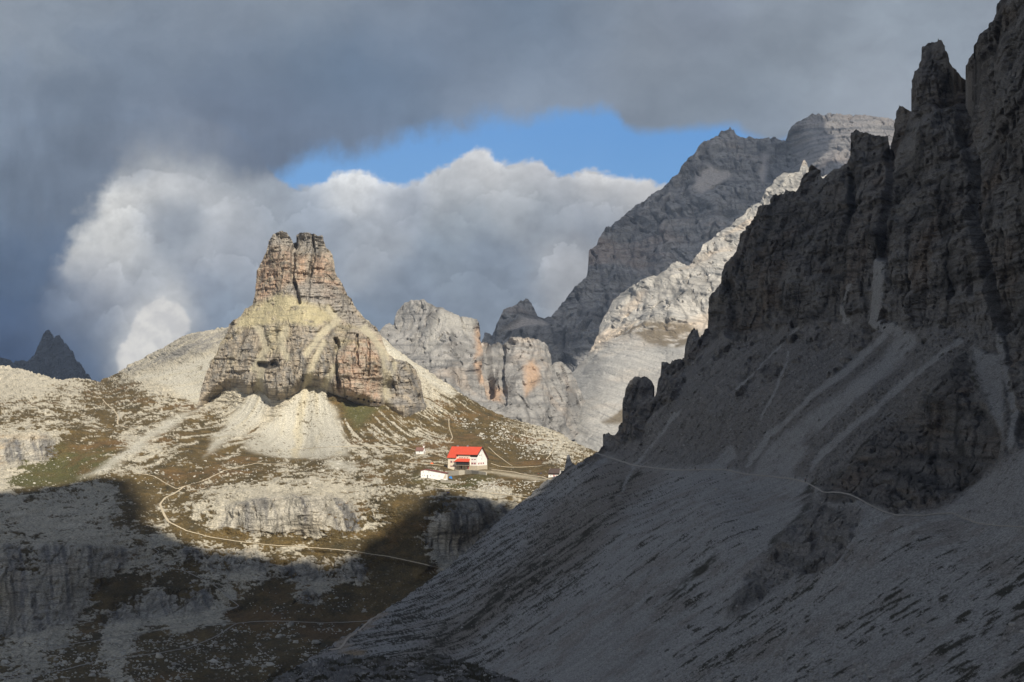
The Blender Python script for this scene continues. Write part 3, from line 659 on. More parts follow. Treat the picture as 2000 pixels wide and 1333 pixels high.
    c = lerp(c, k, (f['rock']*0.92)[..., None])
    c = mixc(c, (0.36, 0.352, 0.34), f['lanes']*0.85)
    c = mixc(c, (0.32,0.23,0.13), sstep(-4, 8, poly_sd(qx, qy, [(668,1270),(690,1258),(712,1262),(705,1278),(680,1285)]))*0.8)
    c = mixc(c, (0.44,0.36,0.28), (1-sstep(2, 9, line_d(qx, qy, [(765,1180),(720,1215),(690,1240),(664,1268)])))*0.6)
    return np.clip(c, 0.02, 0.6)
M_RIDGE = rock_material('ridge_scree_and_rock', 0.8, 1.0, 0.6, 0.6)
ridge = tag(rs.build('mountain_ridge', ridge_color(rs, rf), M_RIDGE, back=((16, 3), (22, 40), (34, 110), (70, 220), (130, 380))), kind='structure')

# ------------------------------------------------------------------ knoll in the foreground
KNOLL_TOP = [(300,1400),(480,1345),(540,1325),(600,1296),(625,1288),(650,1284),(680,1280),(720,1284),(760,1286),(800,1284),(860,1283),(872,1282),(884,1289),(893,1297),(900,1293),(912,1292),(928,1297),(940,1306),(955,1314),(985,1324),(1010,1332),(1060,1350),(1150,1400)]
kp = Tps([(a, b, 1/c) for a, b, c in [(300,1400,255),(600,1296,285),(800,1284,290),(940,1306,275),(1060,1350,250),(800,1333,235),(600,1345,235),(800,1400,190),(500,1500,150),(1000,1500,150),(1150,1400,235)]])
ks = Sheet(axis((300,560,6),(560,1060,1.5/Q),(1060,1150,5)), axis((1272,1345,1.2/Q),(1345,1520,6)), KNOLL_TOP, lambda a, b: kp(a, b), jag=3.0, seed=15)
x, y, z = ks.P[..., 0], ks.P[..., 1], ks.P[..., 2]
ks.displace(rock_relief(ks.P, 2.6, 170, pillar=0.3, strata=0.8)*0.7+0.8*fbm(x/2.4, y/3, z/1.5, 5, 171, 0.6), 0.4)
kn = fbm(x/4, y/7, z/2.5, 5, 172, 0.6); kf = fbm(x/0.9, y/1.5, z/.7, 3, 173, 0.6)
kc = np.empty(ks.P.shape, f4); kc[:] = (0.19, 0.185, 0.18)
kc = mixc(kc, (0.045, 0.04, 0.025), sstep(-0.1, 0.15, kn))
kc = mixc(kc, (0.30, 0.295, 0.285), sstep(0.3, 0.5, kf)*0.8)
kc = mixc(kc, (0.15, 0.135, 0.11), sstep(0, 8, poly_sd(ks.px, ks.py, [(690,1290),(860,1286),(880,1294),(840,1300),(720,1300)]))*0.8)
M_KNOLL = rock_material('knoll_rock', 0.45, 0.35, 0.35, 0.6)
knoll = tag(ks.build('hill', kc, M_KNOLL, back=((3, 1), (9, 11.7), (22, 28.6), (45, 58.5))), kind='structure')

# ------------------------------------------------------------------ mountains behind
def rock_color(P, seed, s, base, dark, warm, pale, jt=(0.0, 0.0)):
    x, y, z = P[..., 0], P[..., 1], P[..., 2]
    med = fbm(x/(3*s), y/(3*s), z/(1.6*s), 4, seed, 0.6); big = fbm(x/(9*s), y/(9*s), z/(9*s), 3, seed+1)
    lay = fbm(x/(12*s), y/(12*s), z/(0.35*s), 4, seed+2, 0.6); st = fbm((x+0.3*y)/(0.9*s), z/(9*s), 0*x, 4, seed+3, 0.6)
    fin = fbm(x/(.4*s), y/(.4*s), z/(.3*s), 3, seed+4, .6)
    c = np.empty(P.shape, f4); c[:] = base
    c = mixc(c, dark, sstep(-0.1, 0.5, med+0.4*st)*0.65)
    c = mixc(c, dark, sstep(0.1, 0.5, st+0.4*lay)*0.5)
    c = mixc(c, warm, sstep(0.1, 0.5, big+0.25*lay)*0.55)
    c = mixc(c, pale, sstep(0.2, 0.6, fin+0.4*lay)*0.6)
    c = c*(1-0.55*joints(P, 1.6*s, seed+5, tilt=jt))[..., None]
    c = c*(1+0.30*big+0.15*lay)[..., None]
    return c, dict(med=med, big=big, lay=lay, st=st, fin=fin)

# the high massif, in the shade of an added cloud
FAR_TOP = [(900,760),(935,690),(950,652),(960,656),(966,660),(975,640),(985,610),(1000,602),(1015,580),(1030,576),(1045,585),(1055,610),(1066,617),(1076,620),(1085,605),(1105,575),(1120,562),(1130,556),(1145,545),(1148,530),(1150,490),(1165,475),(1180,450),(1195,435),(1212,425),(1225,412),(1240,402),(1258,392),(1270,386),(1290,366),(1310,345),(1325,336),
 (1345,310),(1352,306),(1365,290),(1385,275),(1400,266),(1408,258),(1422,259),(1425,252),(1434,252),(1437,264),(1447,268),(1462,267),(1475,271),(1490,276),(1497,273),(1510,272),(1525,280),(1540,281),(1545,256),(1552,246),(1560,240),(1580,230),(1610,224),(1650,222),(1690,222),(1720,228),(1760,240),(1850,270),(2000,330)]
ft = Tps([(a, b, 1/c) for a, b, c in [(900,760,4300),(960,655,4400),(1030,576,4500),(1030,700,4200),(1080,620,4500),(1080,760,4100),(1150,490,4900),(1150,600,4500),(1150,760,4000),(1290,365,5300),(1290,480,4950),(1290,620,4400),(1430,252,5700),(1430,330,5450),(1430,450,4950),(1430,600,4400),(1540,280,5700),(1560,240,5600),(1650,222,5700),(1600,330,5200),(1700,300,5200),(1600,500,4700),(2000,330,5600),(2000,700,4300),(1400,850,3700),(1000,850,3900)]])
fs = Sheet(axis((900,1800,1.75/Q),(1800,2000,12)), axis((216,860,1.7/Q)), FAR_TOP, lambda a, b: ft(a, np.clip(b, 200, 900)), jag=3.2, seed=18)
x, y, z = fs.P[..., 0], fs.P[..., 1], fs.P[..., 2]
dome = sstep(-10, 12, poly_sd(fs.px, fs.py, [(1542,285),(1560,235),(1640,215),(2000,215),(2000,420),(1560,330)]))
scr = np.maximum.reduce([sstep(-5, 7, poly_sd(fs.px+5*fbm(x/60, y/60, z/60, 3, 181), fs.py+4*fbm(x/60, y/60, z/60, 3, 182), p)) for p in (
    [(1350,365),(1365,335),(1390,322),(1410,335),(1425,330),(1428,345),(1400,362),(1370,378)], [(1488,300),(1500,300),(1502,330),(1490,360),(1482,350)], [(1290,385),(1310,372),(1312,378),(1296,388)], [(985,660),(1020,620),(1060,625),(1070,640),(1030,645)])])
fd = rock_relief(fs.P, 85, 180, small=0.4, tilt=(-0.10, 0), pillar=1.0, strata=0.8)*(1-0.5*dome)*(1-0.8*scr)
fs.displace(fd + 40*fbm(x/260, y/260, z/400, 3, 184), 0.75)
fc, ff = rock_color(fs.P, 190, 34, (0.42, 0.41, 0.405), (0.20, 0.205, 0.215), (0.46, 0.34, 0.265), (0.58, 0.56, 0.535), (-0.10, 0))
fc = mixc(fc, (0.62, 0.57, 0.53), scr*0.9)
fc = mixc(fc, (0.62, 0.57, 0.53), dome*0.75*sstep(-.3, .3, ff['lay']))  # dome painted paler, in place of the partial sunlight on it
M_FAR = rock_material('massif_rock', 7.0, 9.0, 0.40, 0.35)
massif = tag(fs.build('mountain', fc, M_FAR, back=((30, 1), (90, 163.8), (220, 400.4), (500, 910))), kind='structure')

# the sunlit spur in front of it and the grey slabs below
SPUR_TOP = [(980,900),(1010,860),(1040,810),(1075,790),(1100,745),(1130,715),(1150,690),(1165,662),(1175,635),(1185,612),(1198,590),(1212,575),(1230,562),(1250,551),(1262,545),(1278,538),(1292,532),(1305,522),(1322,511),(1332,512),(1342,517),(1356,507),(1368,496),(1380,480),(1392,462),(1402,452),(1412,446),(1425,440),(1440,428),(1452,420),(1462,402),(1475,398),(1488,384),(1498,372),(1510,358),(1520,346),(1532,340),(1548,340),(1560,337),(1565,322),(1570,310),(1575,318),(1582,330),(1600,345),(1700,340),(1800,350)]
st_ = Tps([(a, b, 1/c) for a, b, c in [(980,900,3500),(1075,790,3600),(1165,662,3800),(1250,551,4000),(1322,511,4100),(1412,446,4250),(1498,372,4450),(1570,303,4600),(1200,660,3650),(1300,620,3600),(1400,560,3700),(1480,480,3900),(1300,700,3250),(1180,700,3400),(1100,800,3150),(1250,800,2850),(1350,760,2850),(1200,880,2500),(1050,880,2900),(1400,680,3300),(1300,660,3420),(1600,600,3600),(1800,350,4500),(1800,900,2600)]])
ss = Sheet(axis((980,1620,1.55/Q),(1620,1800,12)), axis((296,905,1.5/Q)), SPUR_TOP, lambda a, b: st_(a, b), jag=3.4, seed=22)
x, y, z = ss.P[..., 0], ss.P[..., 1], ss.P[..., 2]
sq = ss.px+10*fbm(x/80, y/80, z/60, 3, 201); sr = ss.py+7*fbm(x/80, y/80, z/60, 3, 202)
crag = sstep(-20, 20, poly_sd(sq, sr, [(1140,690),(1170,640),(1250,540),(1400,420),(1600,290),(1600,500),(1420,560),(1340,640),(1240,645),(1160,680)]))
ss.displace(rock_relief(ss.P, 64, 200, small=0.3, tilt=(0.30, 0), pillar=lerp(0.35, 0.9, crag), strata=lerp(0.5,0.6,crag), fine=0.7)*lerp(0.24, 0.60, crag) + 18*fbm(x/160, y/200, z/160, 3, 203), 0.72)
scol, sf = rock_color(ss.P, 210, 26, (0.56, 0.53, 0.48), (0.34, 0.335, 0.32), (0.58, 0.45, 0.32), (0.66, 0.63, 0.57), (0.30, 0))
slabm = sstep(-20, 25, poly_sd(sq, sr, [(1000,900),(1080,780),(1160,690),(1240,650),(1400,640),(1420,900)]))
scol = mixc(scol, (0.42, 0.415, 0.40), slabm*0.6)
lines = fbm((x+0.5*y)/90, (z+0.45*x)/2.6, 0*x, 4, 215, 0.6)
scol = mixc(scol, (0.17, 0.175, 0.18), slabm*sstep(0.1, 0.45, lines)*0.6)
turf = sstep(-6, 6, poly_sd(sq, sr, [(1195,652),(1230,636),(1300,628),(1340,630),(1365,640),(1370,670),(1320,682),(1270,672),(1240,656)]))*sstep(0.35, 0.05, fbm(x/35, y/50, z/12, 3, 216))
turf = np.maximum(turf, sstep(-3, 4, poly_sd(sq, sr, [(1170,825),(1195,815),(1215,800),(1225,830),(1200,828)])))
scol = mixc(scol, (0.15, 0.115, 0.065), turf*0.85)
M_SPUR = rock_material('spur_rock', 5.0, 3.0, 0.26, 0.45)
spur = tag(ss.build('mountain', scol, M_SPUR, back=((25, 1), (70, 145.6), (180, 374.4), (380, 790.4))), kind='structure')

# the rounded grey crags between tower and massif
CRAG_TOP = [(715,640),(735,655),(746,641),(752,636),(760,628),(766,633),(771,620),(776,609),(784,600),(791,596),(798,591),(806,589),(816,588),(826,590),(840,596),(852,601),(866,607),(880,612),(894,617),(906,620),(920,621),(932,622),(938,630),(939,645),(940,655),(947,662),(953,662),(958,672),(966,672),(976,670),(982,676),(990,668),(998,662),(1010,661),(1022,662),(1035,665),(1048,666),(1060,672),(1070,680),(1076,698),(1079,715),(1085,708),(1095,705),(1105,712),(1120,740),(1150,800)]
ct = Tps([(a, b, 1/c) for a, b, c in [(715,640,2900),(806,589,2950),(930,622,2900),(947,662,2950),(860,680,2700),(790,680,2780),(900,740,2560),(935,700,2650),(955,760,2700),(1000,662,2850),(1070,690,2900),(1020,740,2620),(1060,760,2700),(985,780,2560),(960,700,2820),(1000,830,2400),(800,760,2500),(900,800,2400),(1150,800,3000),(1100,850,2600)]])
cs = Sheet(axis((715,1150,1.5/Q)), axis((582,860,1.4/Q)), CRAG_TOP, lambda a, b: ct(a, b), jag=2.8, seed=27)
x, y, z = cs.P[..., 0], cs.P[..., 1], cs.P[..., 2]
cs.displace(rock_relief(cs.P, 44, 220, small=0.3, tilt=(-0.15, 0), pillar=1.0, strata=0.7, fine=0.7)*0.5 - 30*(1-sstep(3, 10, line_d(cs.px, cs.py, [(947,662),(953,700),(958,770)]))) - 12*(1-sstep(2, 7, line_d(cs.px, cs.py, [(985,680),(982,720),(985,790)]))) + 14*fbm(x/110, y/110, z/150, 3, 223), 0.72)
ccol, cf = rock_color(cs.P, 230, 18, (0.37, 0.355, 0.335), (0.23, 0.228, 0.225), (0.42, 0.34, 0.27), (0.46, 0.44, 0.41))
ora = np.maximum.reduce([sstep(-7, 8, poly_sd(cs.px+8*cf['med'], cs.py+8*cf['big'], p)) for p in ([(1022,720),(1040,705),(1055,720),(1050,750),(1025,775),(1020,745)],[(930,710),(948,700),(958,760),(940,745)],[(955,755),(980,760),(978,785),(957,785)],[(925,640),(938,640),(945,690),(930,700)])])
ccol = mixc(ccol, (0.52, 0.35, 0.23), ora*0.8)
ccol = mixc(ccol, (0.46, 0.44, 0.40), sstep(-10, 10, poly_sd(cs.px, cs.py, [(860,610),(935,622),(930,650),(880,645),(850,690),(820,690)]))*0.7)
M_CRAG = rock_material('crag_rock', 3.6, 2.6, 0.26, 0.5)
crags = tag(cs.build('mountain', ccol, M_CRAG, back=((20, 1), (60, 124.8), (140, 291.2), (300, 624))), kind='structure')

# the far peak on the left, haze and shade painted in as dark blue
GP_TOP = [(-400,690),(-150,665),(-60,684),(-10,700),(25,708),(52,706),(66,694),(76,676),(82,660),(86,651),(91,648),(96,643),(101,651),(107,655),(111,652),(117,651),(124,660),(131,668),(137,682),(143,692),(152,712),(168,728),(185,745),(220,775),(260,800)]
gpt = Tps([(a, b, 1/c) for a, b, c in [(-400,640,5900),(96,643,5800),(260,800,5600),(0,760,5300),(150,760,5400),(-400,800,5300)]])
ps = Sheet(axis((-400,0,5),(0,260,1.8)), axis((590,800,1.8)), GP_TOP, lambda a, b: gpt(a, b), jag=3.0, seed=31)
ps.displace(rock_relief(ps.P, 50, 240, pillar=1.2, strata=0.6), 0.75)
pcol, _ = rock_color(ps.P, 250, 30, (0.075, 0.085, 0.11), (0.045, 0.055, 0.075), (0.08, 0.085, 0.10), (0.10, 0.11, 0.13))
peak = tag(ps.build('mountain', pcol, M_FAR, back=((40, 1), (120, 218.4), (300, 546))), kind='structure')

# ------------------------------------------------------------------ footpaths laid on the ground
M_PATH = rock_material('path_gravel', 0.8, 0.2, 0.25, 1.0)
def footpath(sheet, pts, w, rgb, lift, name='footpath'):
    a = np.array(pts, float)
    seg = np.r_[0, np.cumsum(np.hypot(*np.diff(a, axis=0).T))]
    n = max(4, int(seg[-1]/2.0)); s = np.linspace(0, seg[-1], n)
    # rounded corners
    px = np.interp(s, seg, a[:, 0]); py = np.interp(s, seg, a[:, 1])
    k = np.array([1, 2, 3, 2, 1])/9.0
    for _ in range(2):
        pxs = np.convolve(np.pad(px, 2, 'edge'), k, 'valid'); pys = np.convolve(np.pad(py, 2, 'edge'), k, 'valid')
        px, py = pxs, pys
    px = px + 0.8*fbm(s/9, s*0, 0, 3, int(a[0, 0]) % 97); py = py + 0.5*fbm(s/9, s*0+9, 0, 3, int(a[0, 0]) % 97)
    C = sheet.sample(px, py)
    T = np.gradient(C, axis=0); T[:, 2] = 0; T /= np.linalg.norm(T, axis=1)[:, None]+1e-9
    Sd = np.stack([-T[:, 1], T[:, 0], T[:, 2]*0], -1)
    ww = w*(1+0.35*fbm(s/14, s*0+3, 0, 3, 5))[:, None]
    rows = []
    for k_ in (-1, -0.5, 0, 0.5, 1):
        Q_ = C + Sd*ww*0.5*k_
        # drop each edge point on to the sheet along the viewing column it falls in
        qx = Q_[:, 0]/Q_[:, 1]*F+CX
        qy = HY-Q_[:, 2]/Q_[:, 1]*F
        G = sheet.sample(qx, py + (qy-py))
        G = np.where(np.abs(G[:, 1:2]-C[:, 1:2]) < 3*w, G, Q_)
        G = G*0.5+Q_*0.5
        G[:, 2] += lift*(1-0.6*abs(k_))
        rows.append(G)
    V = np.stack(rows, 1); R, Cn = V.shape[:2]
    idx = np.arange(R*Cn).reshape(R, Cn)
    q = np.stack([idx[:-1, :-1], idx[:-1, 1:], idx[1:, 1:], idx[1:, :-1]], -1).reshape(-1, 4)
    col = np.zeros((R*Cn, 3), f4)+np.array(rgb, f4)
    return tag(np_mesh(name, V, q, col, M_PATH), kind='structure')
def slope_path(sheet, pts, w, rgb, name='footpath'):
    a = np.array(pts, float)
    seg = np.r_[0, np.cumsum(np.hypot(*np.diff(a, axis=0).T))]
    s = np.linspace(0, seg[-1], int(seg[-1]/2.0)); px = np.interp(s, seg, a[:, 0]); py = np.interp(s, seg, a[:, 1])
    k = np.array([1, 2, 3, 2, 1])/9.0
    for _ in range(3):
        px, py = np.convolve(np.pad(px, 2, 'edge'), k, 'valid'), np.convolve(np.pad(py, 2, 'edge'), k, 'valid')
    py = py + 0.9*fbm(s/11, s*0+5, 0, 3, 19)
    ww = w*(0.85+0.55*fbm(s/16, s*0+3, 0, 3, 5))
    T = np.stack([np.gradient(px), np.gradient(py)], -1); T /= np.linalg.norm(T, axis=1)[:, None]+1e-9
    rows = []
    for k_ in (-1, -0.4, 0.4, 1):
        G = sheet.sample(px-T[:, 1]*ww*0.5*k_, py+T[:, 0]*ww*0.5*k_)
        G = G*(1-0.45/np.linalg.norm(G, axis=1))[:, None]
        G[:, 2] += 0.1
        rows.append(G)
    V = np.stack(rows, 1); R, Cn = V.shape[:2]
    idx = np.arange(R*Cn).reshape(R, Cn)
    q = np.stack([idx[:-1, :-1], idx[:-1, 1:], idx[1:, 1:], idx[1:, :-1]], -1).reshape(-1, 4)
    return tag(np_mesh(name, V, q, np.zeros((R*Cn, 3), f4)+np.array(rgb, f4), M_PATH), kind='structure')
for l, w in GTRAILS:
    yy = sum(p[1] for p in l)/len(l)
    footpath(gs, l, w*0.62, (0.52, 0.445, 0.325) if yy < 1070 else (0.40, 0.37, 0.32), 0.45)
slope_path(rs, TRAIL_R, 2.7, (0.385, 0.355, 0.31))
slope_path(rs, [(764,1176),(742,1200),(715,1218),(700,1232),(680,1246),(664,1268),(640,1270)], 4.0, (0.47,0.41,0.34))

# ------------------------------------------------------------------ loose rocks
def rubble(name, sheet, spots, mat, rgb):
    phi = (1+5**.5)/2
    ico = np.array([(-1,phi,0),(1,phi,0),(-1,-phi,0),(1,-phi,0),(0,-1,phi),(0,1,phi),(0,-1,-phi),(0,1,-phi),(phi,0,-1),(phi,0,1),(-phi,0,-1),(-phi,0,1)])/1.9
    fc_ = np.array([(0,11,5),(0,5,1),(0,1,7),(0,7,10),(0,10,11),(1,5,9),(5,11,4),(11,10,2),(10,7,6),(7,1,8),(3,9,4),(3,4,2),(3,2,6),(3,6,8),(3,8,9),(4,9,5),(2,4,11),(6,2,10),(8,6,7),(9,8,1)])
    C = sheet.sample(spots[:, 0], spots[:, 1]); n = len(C)
    s = spots[:, 2]
    V = ico[None]*(1+0.45*(rng.random((n, 12, 1))-0.5))*s[:, None, None]*np.stack([0.7+0.6*rng.random(n), 0.7+0.6*rng.random(n), 0.5+0.5*rng.random(n)], -1)[:, None, :]
    a = rng.random(n)*6.28; ca, sa = np.cos(a)[:, None], np.sin(a)[:, None]
    V = np.stack([V[..., 0]*ca-V[..., 1]*sa, V[..., 0]*sa+V[..., 1]*ca, V[..., 2]], -1) + C[:, None, :]
    V[..., 2] += (0.15*s)[:, None]
    q = (fc_[None]+12*np.arange(n)[:, None, None]).reshape(-1, 3)
    col = np.repeat(np.asarray(rgb)[None]*(0.65+0.6*rng.random((n, 1))), 12, 0)
    return tag(np_mesh(name, V.reshape(-1, 3), q, col, mat), kind='stuff')
def scatter(n, polys, smin, smax, k=3.0):
    out = []
    while len(out) < n:
        p = polys[int(rng.random()*len(polys))]
        xs_ = [a for a, b in p]; ys_ = [b for a, b in p]
        c = np.c_[min(xs_)+rng.random(400)*(max(xs_)-min(xs_)), min(ys_)+rng.random(400)*(max(ys_)-min(ys_))]
        ok = poly_sd(c[:, 0], c[:, 1], p) > 0
        cl = fbm(c[:, 0]/40, c[:, 1]/22, 0, 3, 77)+0.5*(rng.random(400)-0.5) > 0.05
        out += list(c[ok & cl][:60])
    out = np.array(out[:n])
    return np.c_[out, smin*(1-rng.random(n)*(1-(smin/smax)**k))**(-1/k)]
rubble('rubble', gs, np.concatenate([
    scatter(1500, [[(0,1250),(300,1235),(470,1215),(700,1220),(590,1290),(540,1333),(0,1333)]], 0.35, 2.6),
    scatter(300, [[(460,1100),(700,1120),(720,1205),(500,1210)],[(300,1080),(430,1140),(300,1150)]], 0.35, 1.8),
    scatter(700, [[(830,790),(960,812),(1150,880),(1140,905),(1000,895),(900,830)]], 0.5, 1.7),
    scatter(500, [[(900,935),(1060,940),(1020,972),(850,955)]], 0.35, 1.1),
    scatter(450, [[(0,880),(260,900),(500,890),(800,900),(820,950),(350,960),(150,940),(0,950)]], 0.35, 1.7)]), M_PATH, (0.46, 0.44, 0.39))
rubble('rubble', rs, scatter(2600, [[(1190,890),(1420,660),(1690,660),(1440,910)],[(1200,900),(1290,930),(1000,1150),(820,1300),(760,1280)],[(1200,1333),(1500,1200),(1800,1333)],[(1300,930),(1560,950),(2000,1060),(2000,1333),(1000,1333),(760,1300)]], 0.22, 1.5, 3.4), M_PATH, (0.34, 0.33, 0.315))
rubble('rubble', ks, scatter(700, [[(600,1300),(860,1290),(1000,1333),(540,1340)]], 0.10, 0.8), M_PATH, (0.27, 0.265, 0.26))

# ------------------------------------------------------------------ buildings
class MB:
    def __init__(self): self.bm = bmesh.new()
    def box(self, x0, x1, y0, y1, z0, z1, mi=0):
        v = [self.bm.verts.new(p) for p in ((x0,y0,z0),(x1,y0,z0),(x1,y1,z0),(x0,y1,z0),(x0,y0,z1),(x1,y0,z1),(x1,y1,z1),(x0,y1,z1))]
        for f in ((0,3,2,1),(4,5,6,7),(0,1,5,4),(1,2,6,5),(2,3,7,6),(3,0,4,7)):
            self.bm.faces.new([v[i] for i in f]).material_index = mi
        return self
    def prism(self, prof, a, b, ax='x', mi=0):
        """profile polygon extruded from a to b: along x profiles are (y, z), along y they are (x, z), along z they are (x, y)"""
        def P(p, t): return (t, p[0], p[1]) if ax == 'x' else ((p[0], t, p[1]) if ax == 'y' else (p[0], p[1], t))
        A = [self.bm.verts.new(P(p, a)) for p in prof]; B = [self.bm.verts.new(P(p, b)) for p in prof]
        n = len(prof)
        for i in range(n):
            self.bm.faces.new([A[i], A[(i+1) % n], B[(i+1) % n], B[i]]).material_index = mi
        self.bm.faces.new(A[::-1]).material_index = mi; self.bm.faces.new(B).material_index = mi
        return self
    def bar(self, p, q, r):
        p, q = Vector(p), Vector(q); d = (q-p); L = d.length; d.normalize()
        u = d.orthogonal().normalized(); w = d.cross(u)
        A = [self.bm.verts.new(p+u*r*a+w*r*b) for a, b in ((-1,-1),(1,-1),(1,1),(-1,1))]
        B = [self.bm.verts.new(q+u*r*a+w*r*b) for a, b in ((-1,-1),(1,-1),(1,1),(-1,1))]
        for i in range(4): self.bm.faces.new([A[i], A[(i+1) % 4], B[(i+1) % 4], B[i]])
        self.bm.faces.new(A[::-1]); self.bm.faces.new(B)
        return self
    def build(self, name, mats, parent=None):
        bmesh.ops.recalc_face_normals(self.bm, faces=self.bm.faces)
        me = bpy.data.meshes.new(name); self.bm.to_mesh(me); self.bm.free()
        for m in (mats if isinstance(mats, (list, tuple)) else [mats]): me.materials.append(m)
        return link(bpy.data.objects.new(name, me), parent)

def empty(name, loc, rz=0.0):
    o = bpy.data.objects.new(name, None); link(o); o.location = loc; o.rotation_euler = (0, 0, rz); o.empty_display_size = 1
    return o

WHITE = paint('white_render', (0.84, 0.82, 0.79), 0.9, 0.08, 0.6); CREAM = paint('cream_render', (0.86, 0.77, 0.63), 0.9, 0.08, 0.6)
STONE = paint('stone_base', (0.50, 0.43, 0.33), 0.95, 0.35, 1.6); REDROOF = paint('red_sheet_roof', (0.62, 0.085, 0.045), 0.55, 0.12, 0.35)
REDP = paint('red_shutter', (0.45, 0.03, 0.03), 0.6); DARKW = paint('dark_timber', (0.045, 0.03, 0.024), 0.8); GLASS = paint('dark_glass', (0.03, 0.035, 0.045), 0.15, 0.05)
BROWNROOF = paint('brown_roof', (0.20, 0.105, 0.085), 0.8, 0.2); DARKROOF = paint('dark_brown_roof', (0.075, 0.052, 0.045), 0.75, 0.2); MAROON = paint('maroon_roof', (0.18, 0.055, 0.045), 0.7, 0.2)
CONC = paint('grey_concrete', (0.40, 0.37, 0.31), 0.95, 0.25, 1.0); METAL = paint('grey_metal', (0.25, 0.26, 0.28), 0.5)

def window(parent, x, z, w, h, face_y=0.0, shutters=True, ax='x'):
    """a window set proud of the wall: frame with a pane and a pair of red shutters"""
    b = MB()
    t = 0.10
    def bx(b_, a0, a1, z0, z1, o0, o1, mi=0):
        if ax == 'x': b_.box(a0, a1, face_y-o1, face_y-o0, z0, z1, mi)
        else: b_.box(face_y+o0, face_y+o1, a0, a1, z0, z1, mi)
    bx(b, x-w/2, x-w/2+t, z, z+h, 0.004, 0.09); bx(b, x+w/2-t, x+w/2, z, z+h, 0.004, 0.09)
    bx(b, x-w/2+t, x+w/2-t, z, z+t, 0.004, 0.09); bx(b, x-w/2+t, x+w/2-t, z+h-t, z+h, 0.004, 0.09)
    f = b.build('window', WHITE, parent)
    p = MB(); bx(p, x-w/2+t, x+w/2-t, z+t, z+h-t, 0.004, 0.05); p.build('pane', GLASS, f)
    if shutters:
        for sgn in (-1, 1):
            s = MB(); c = x+sgn*(w/2+w*0.30); bx(s, c-w*0.28, c+w*0.28, z, z+h, 0.004, 0.08); s.build('shutter', REDP, f)
    return f

# the big refuge with the red roof
hp = gs.at(876, 915)
HUT = empty('mountain_hut', hp, -math.radians(32)); HUT.scale = (0.90, 0.92, 1.0)
tag(HUT, 'large white mountain hut with bright red roof on the sunlit shelf', 'mountain hut')
L_, W_ = 27.5, 14.0
b = MB(); b.prism([(0.0,2.35),(W_,2.35),(W_,7.4),(6.0,15.3),(0.0,8.4)], 0.0, L_, 'x'); wl = b.build('wall', WHITE, HUT)
b = MB(); b.box(-0.25, 20.9, -0.30, -0.004, 2.36, 8.0, 0); b.box(-0.40, 8.2, -0.50, -0.425, -1.0, 2.345); b.prism([(-0.30,8.0),(-0.004,8.0),(2.2,10.0),(-0.30,10.0)], 9.2, 20.9, 'x', 0); b.build('front_wall', CREAM, HUT)
b = MB(); b.prism([(-0.004,8.4),(2.0,10.2),(-0.004,10.2)], 20.91, L_-0.02, 'x'); b.build('balcony_wall', DARKW, HUT)
b = MB(); b.box(-0.35, L_+0.15, -0.42, W_+0.2, -6.0, 2.348); b.build('stone_base', STONE, HUT)
# roof: long slope on the left, cut higher over the front storeys on the right
def slab(b, quad, th, mi=0):
    q = [Vector(p) for p in quad]; n = (q[1]-q[0]).cross(q[2]-q[0]).normalized()
    if n.z < 0: n = -n
    A = [b.bm.verts.new(p) for p in q]; B = [b.bm.verts.new(p+n*th) for p in q]
    for i in range(4): b.bm.faces.new([A[i], A[(i+1) % 4], B[(i+1) % 4], B[i]]).material_index = mi
    b.bm.faces.new(A[::-1]).material_index = mi; b.bm.faces.new(B).material_index = mi
b = MB()
slab(b, [(-0.9,-1.0,7.45),(7.2,-1.0,7.45),(9.2,6.0,15.45),(-0.9,6.0,15.45)], 0.22)
slab(b, [(8.0,-1.0,9.95),(L_+0.9,-1.0,9.95),(L_+0.9,6.0,15.47),(8.6,6.0,15.47)], 0.22)
slab(b, [(-0.9,6.0,15.46),(L_+0.9,6.0,15.46),(L_+0.9,W_+1.0,6.5),(-0.9,W_+1.0,6.5)], 0.22)
b.prism([(-1.0,7.5),(-0.7,9.9),(5.8,15.4)], 7.7, 8.1, 'x')
rf_ = b.build('roof', REDROOF, HUT)
c_ = MB(); c_.box(13.0, 14.0, 6.6, 7.6, 14.3, 16.6); c_.build('chimney', METAL, rf_)
c_ = MB(); c_.box(3.4, 4.6, 6.5, 7.5, 14.0, 16.2); c_.build('chimney', METAL, rf_)
b = MB(); b.bar((L_+0.98,-1.0,7.4+2.4), (L_+0.98,6.0,15.5), 0.26).bar((L_+0.98,6.0,15.5), (L_+0.98,W_+1.0,6.4), 0.30); b.build('barge_board', DARKW, HUT)
b = MB(); b.box(8.6, 27.9, -0.95, -0.75, 9.62, 9.85); b.build('eave_board', DARKW, HUT)
# veranda
V_ = MB(); slab(V_, [(7.6,-3.6,4.95),(22.2,-3.6,4.95),(21.0,-0.31,7.1),(9.0,-0.31,7.1)], 0.16); vr = V_.build('veranda_roof', REDROOF, HUT)
V_ = MB(); V_.box(9.2, 20.6, -2.9, -0.45, 2.6, 4.85); vg = V_.build('veranda', DARKW, HUT)
for i in range(5):
    g_ = MB(); g_.box(9.5+i*2.25, 11.3+i*2.25, -2.96, -2.904, 3.4, 4.7); g_.build('pane', GLASS, vg)
V_ = MB(); V_.box(8.9, 20.9, -3.1, -0.43, 2.36, 2.6); V_.build('veranda_floor', CONC, HUT)
for xx in (9.2, 12.6, 17.2, 20.5):
    V_ = MB(); V_.box(xx-0.14, xx+0.14, -2.95, -2.67, -2.0, 2.355); V_.build('post', DARKW, HUT)
dr = MB(); dr.box(18.4, 19.8, -0.52, -0.424, -0.1, 2.2); dr = dr.build('door', REDP, HUT); dr['label'] = 'red entrance door'
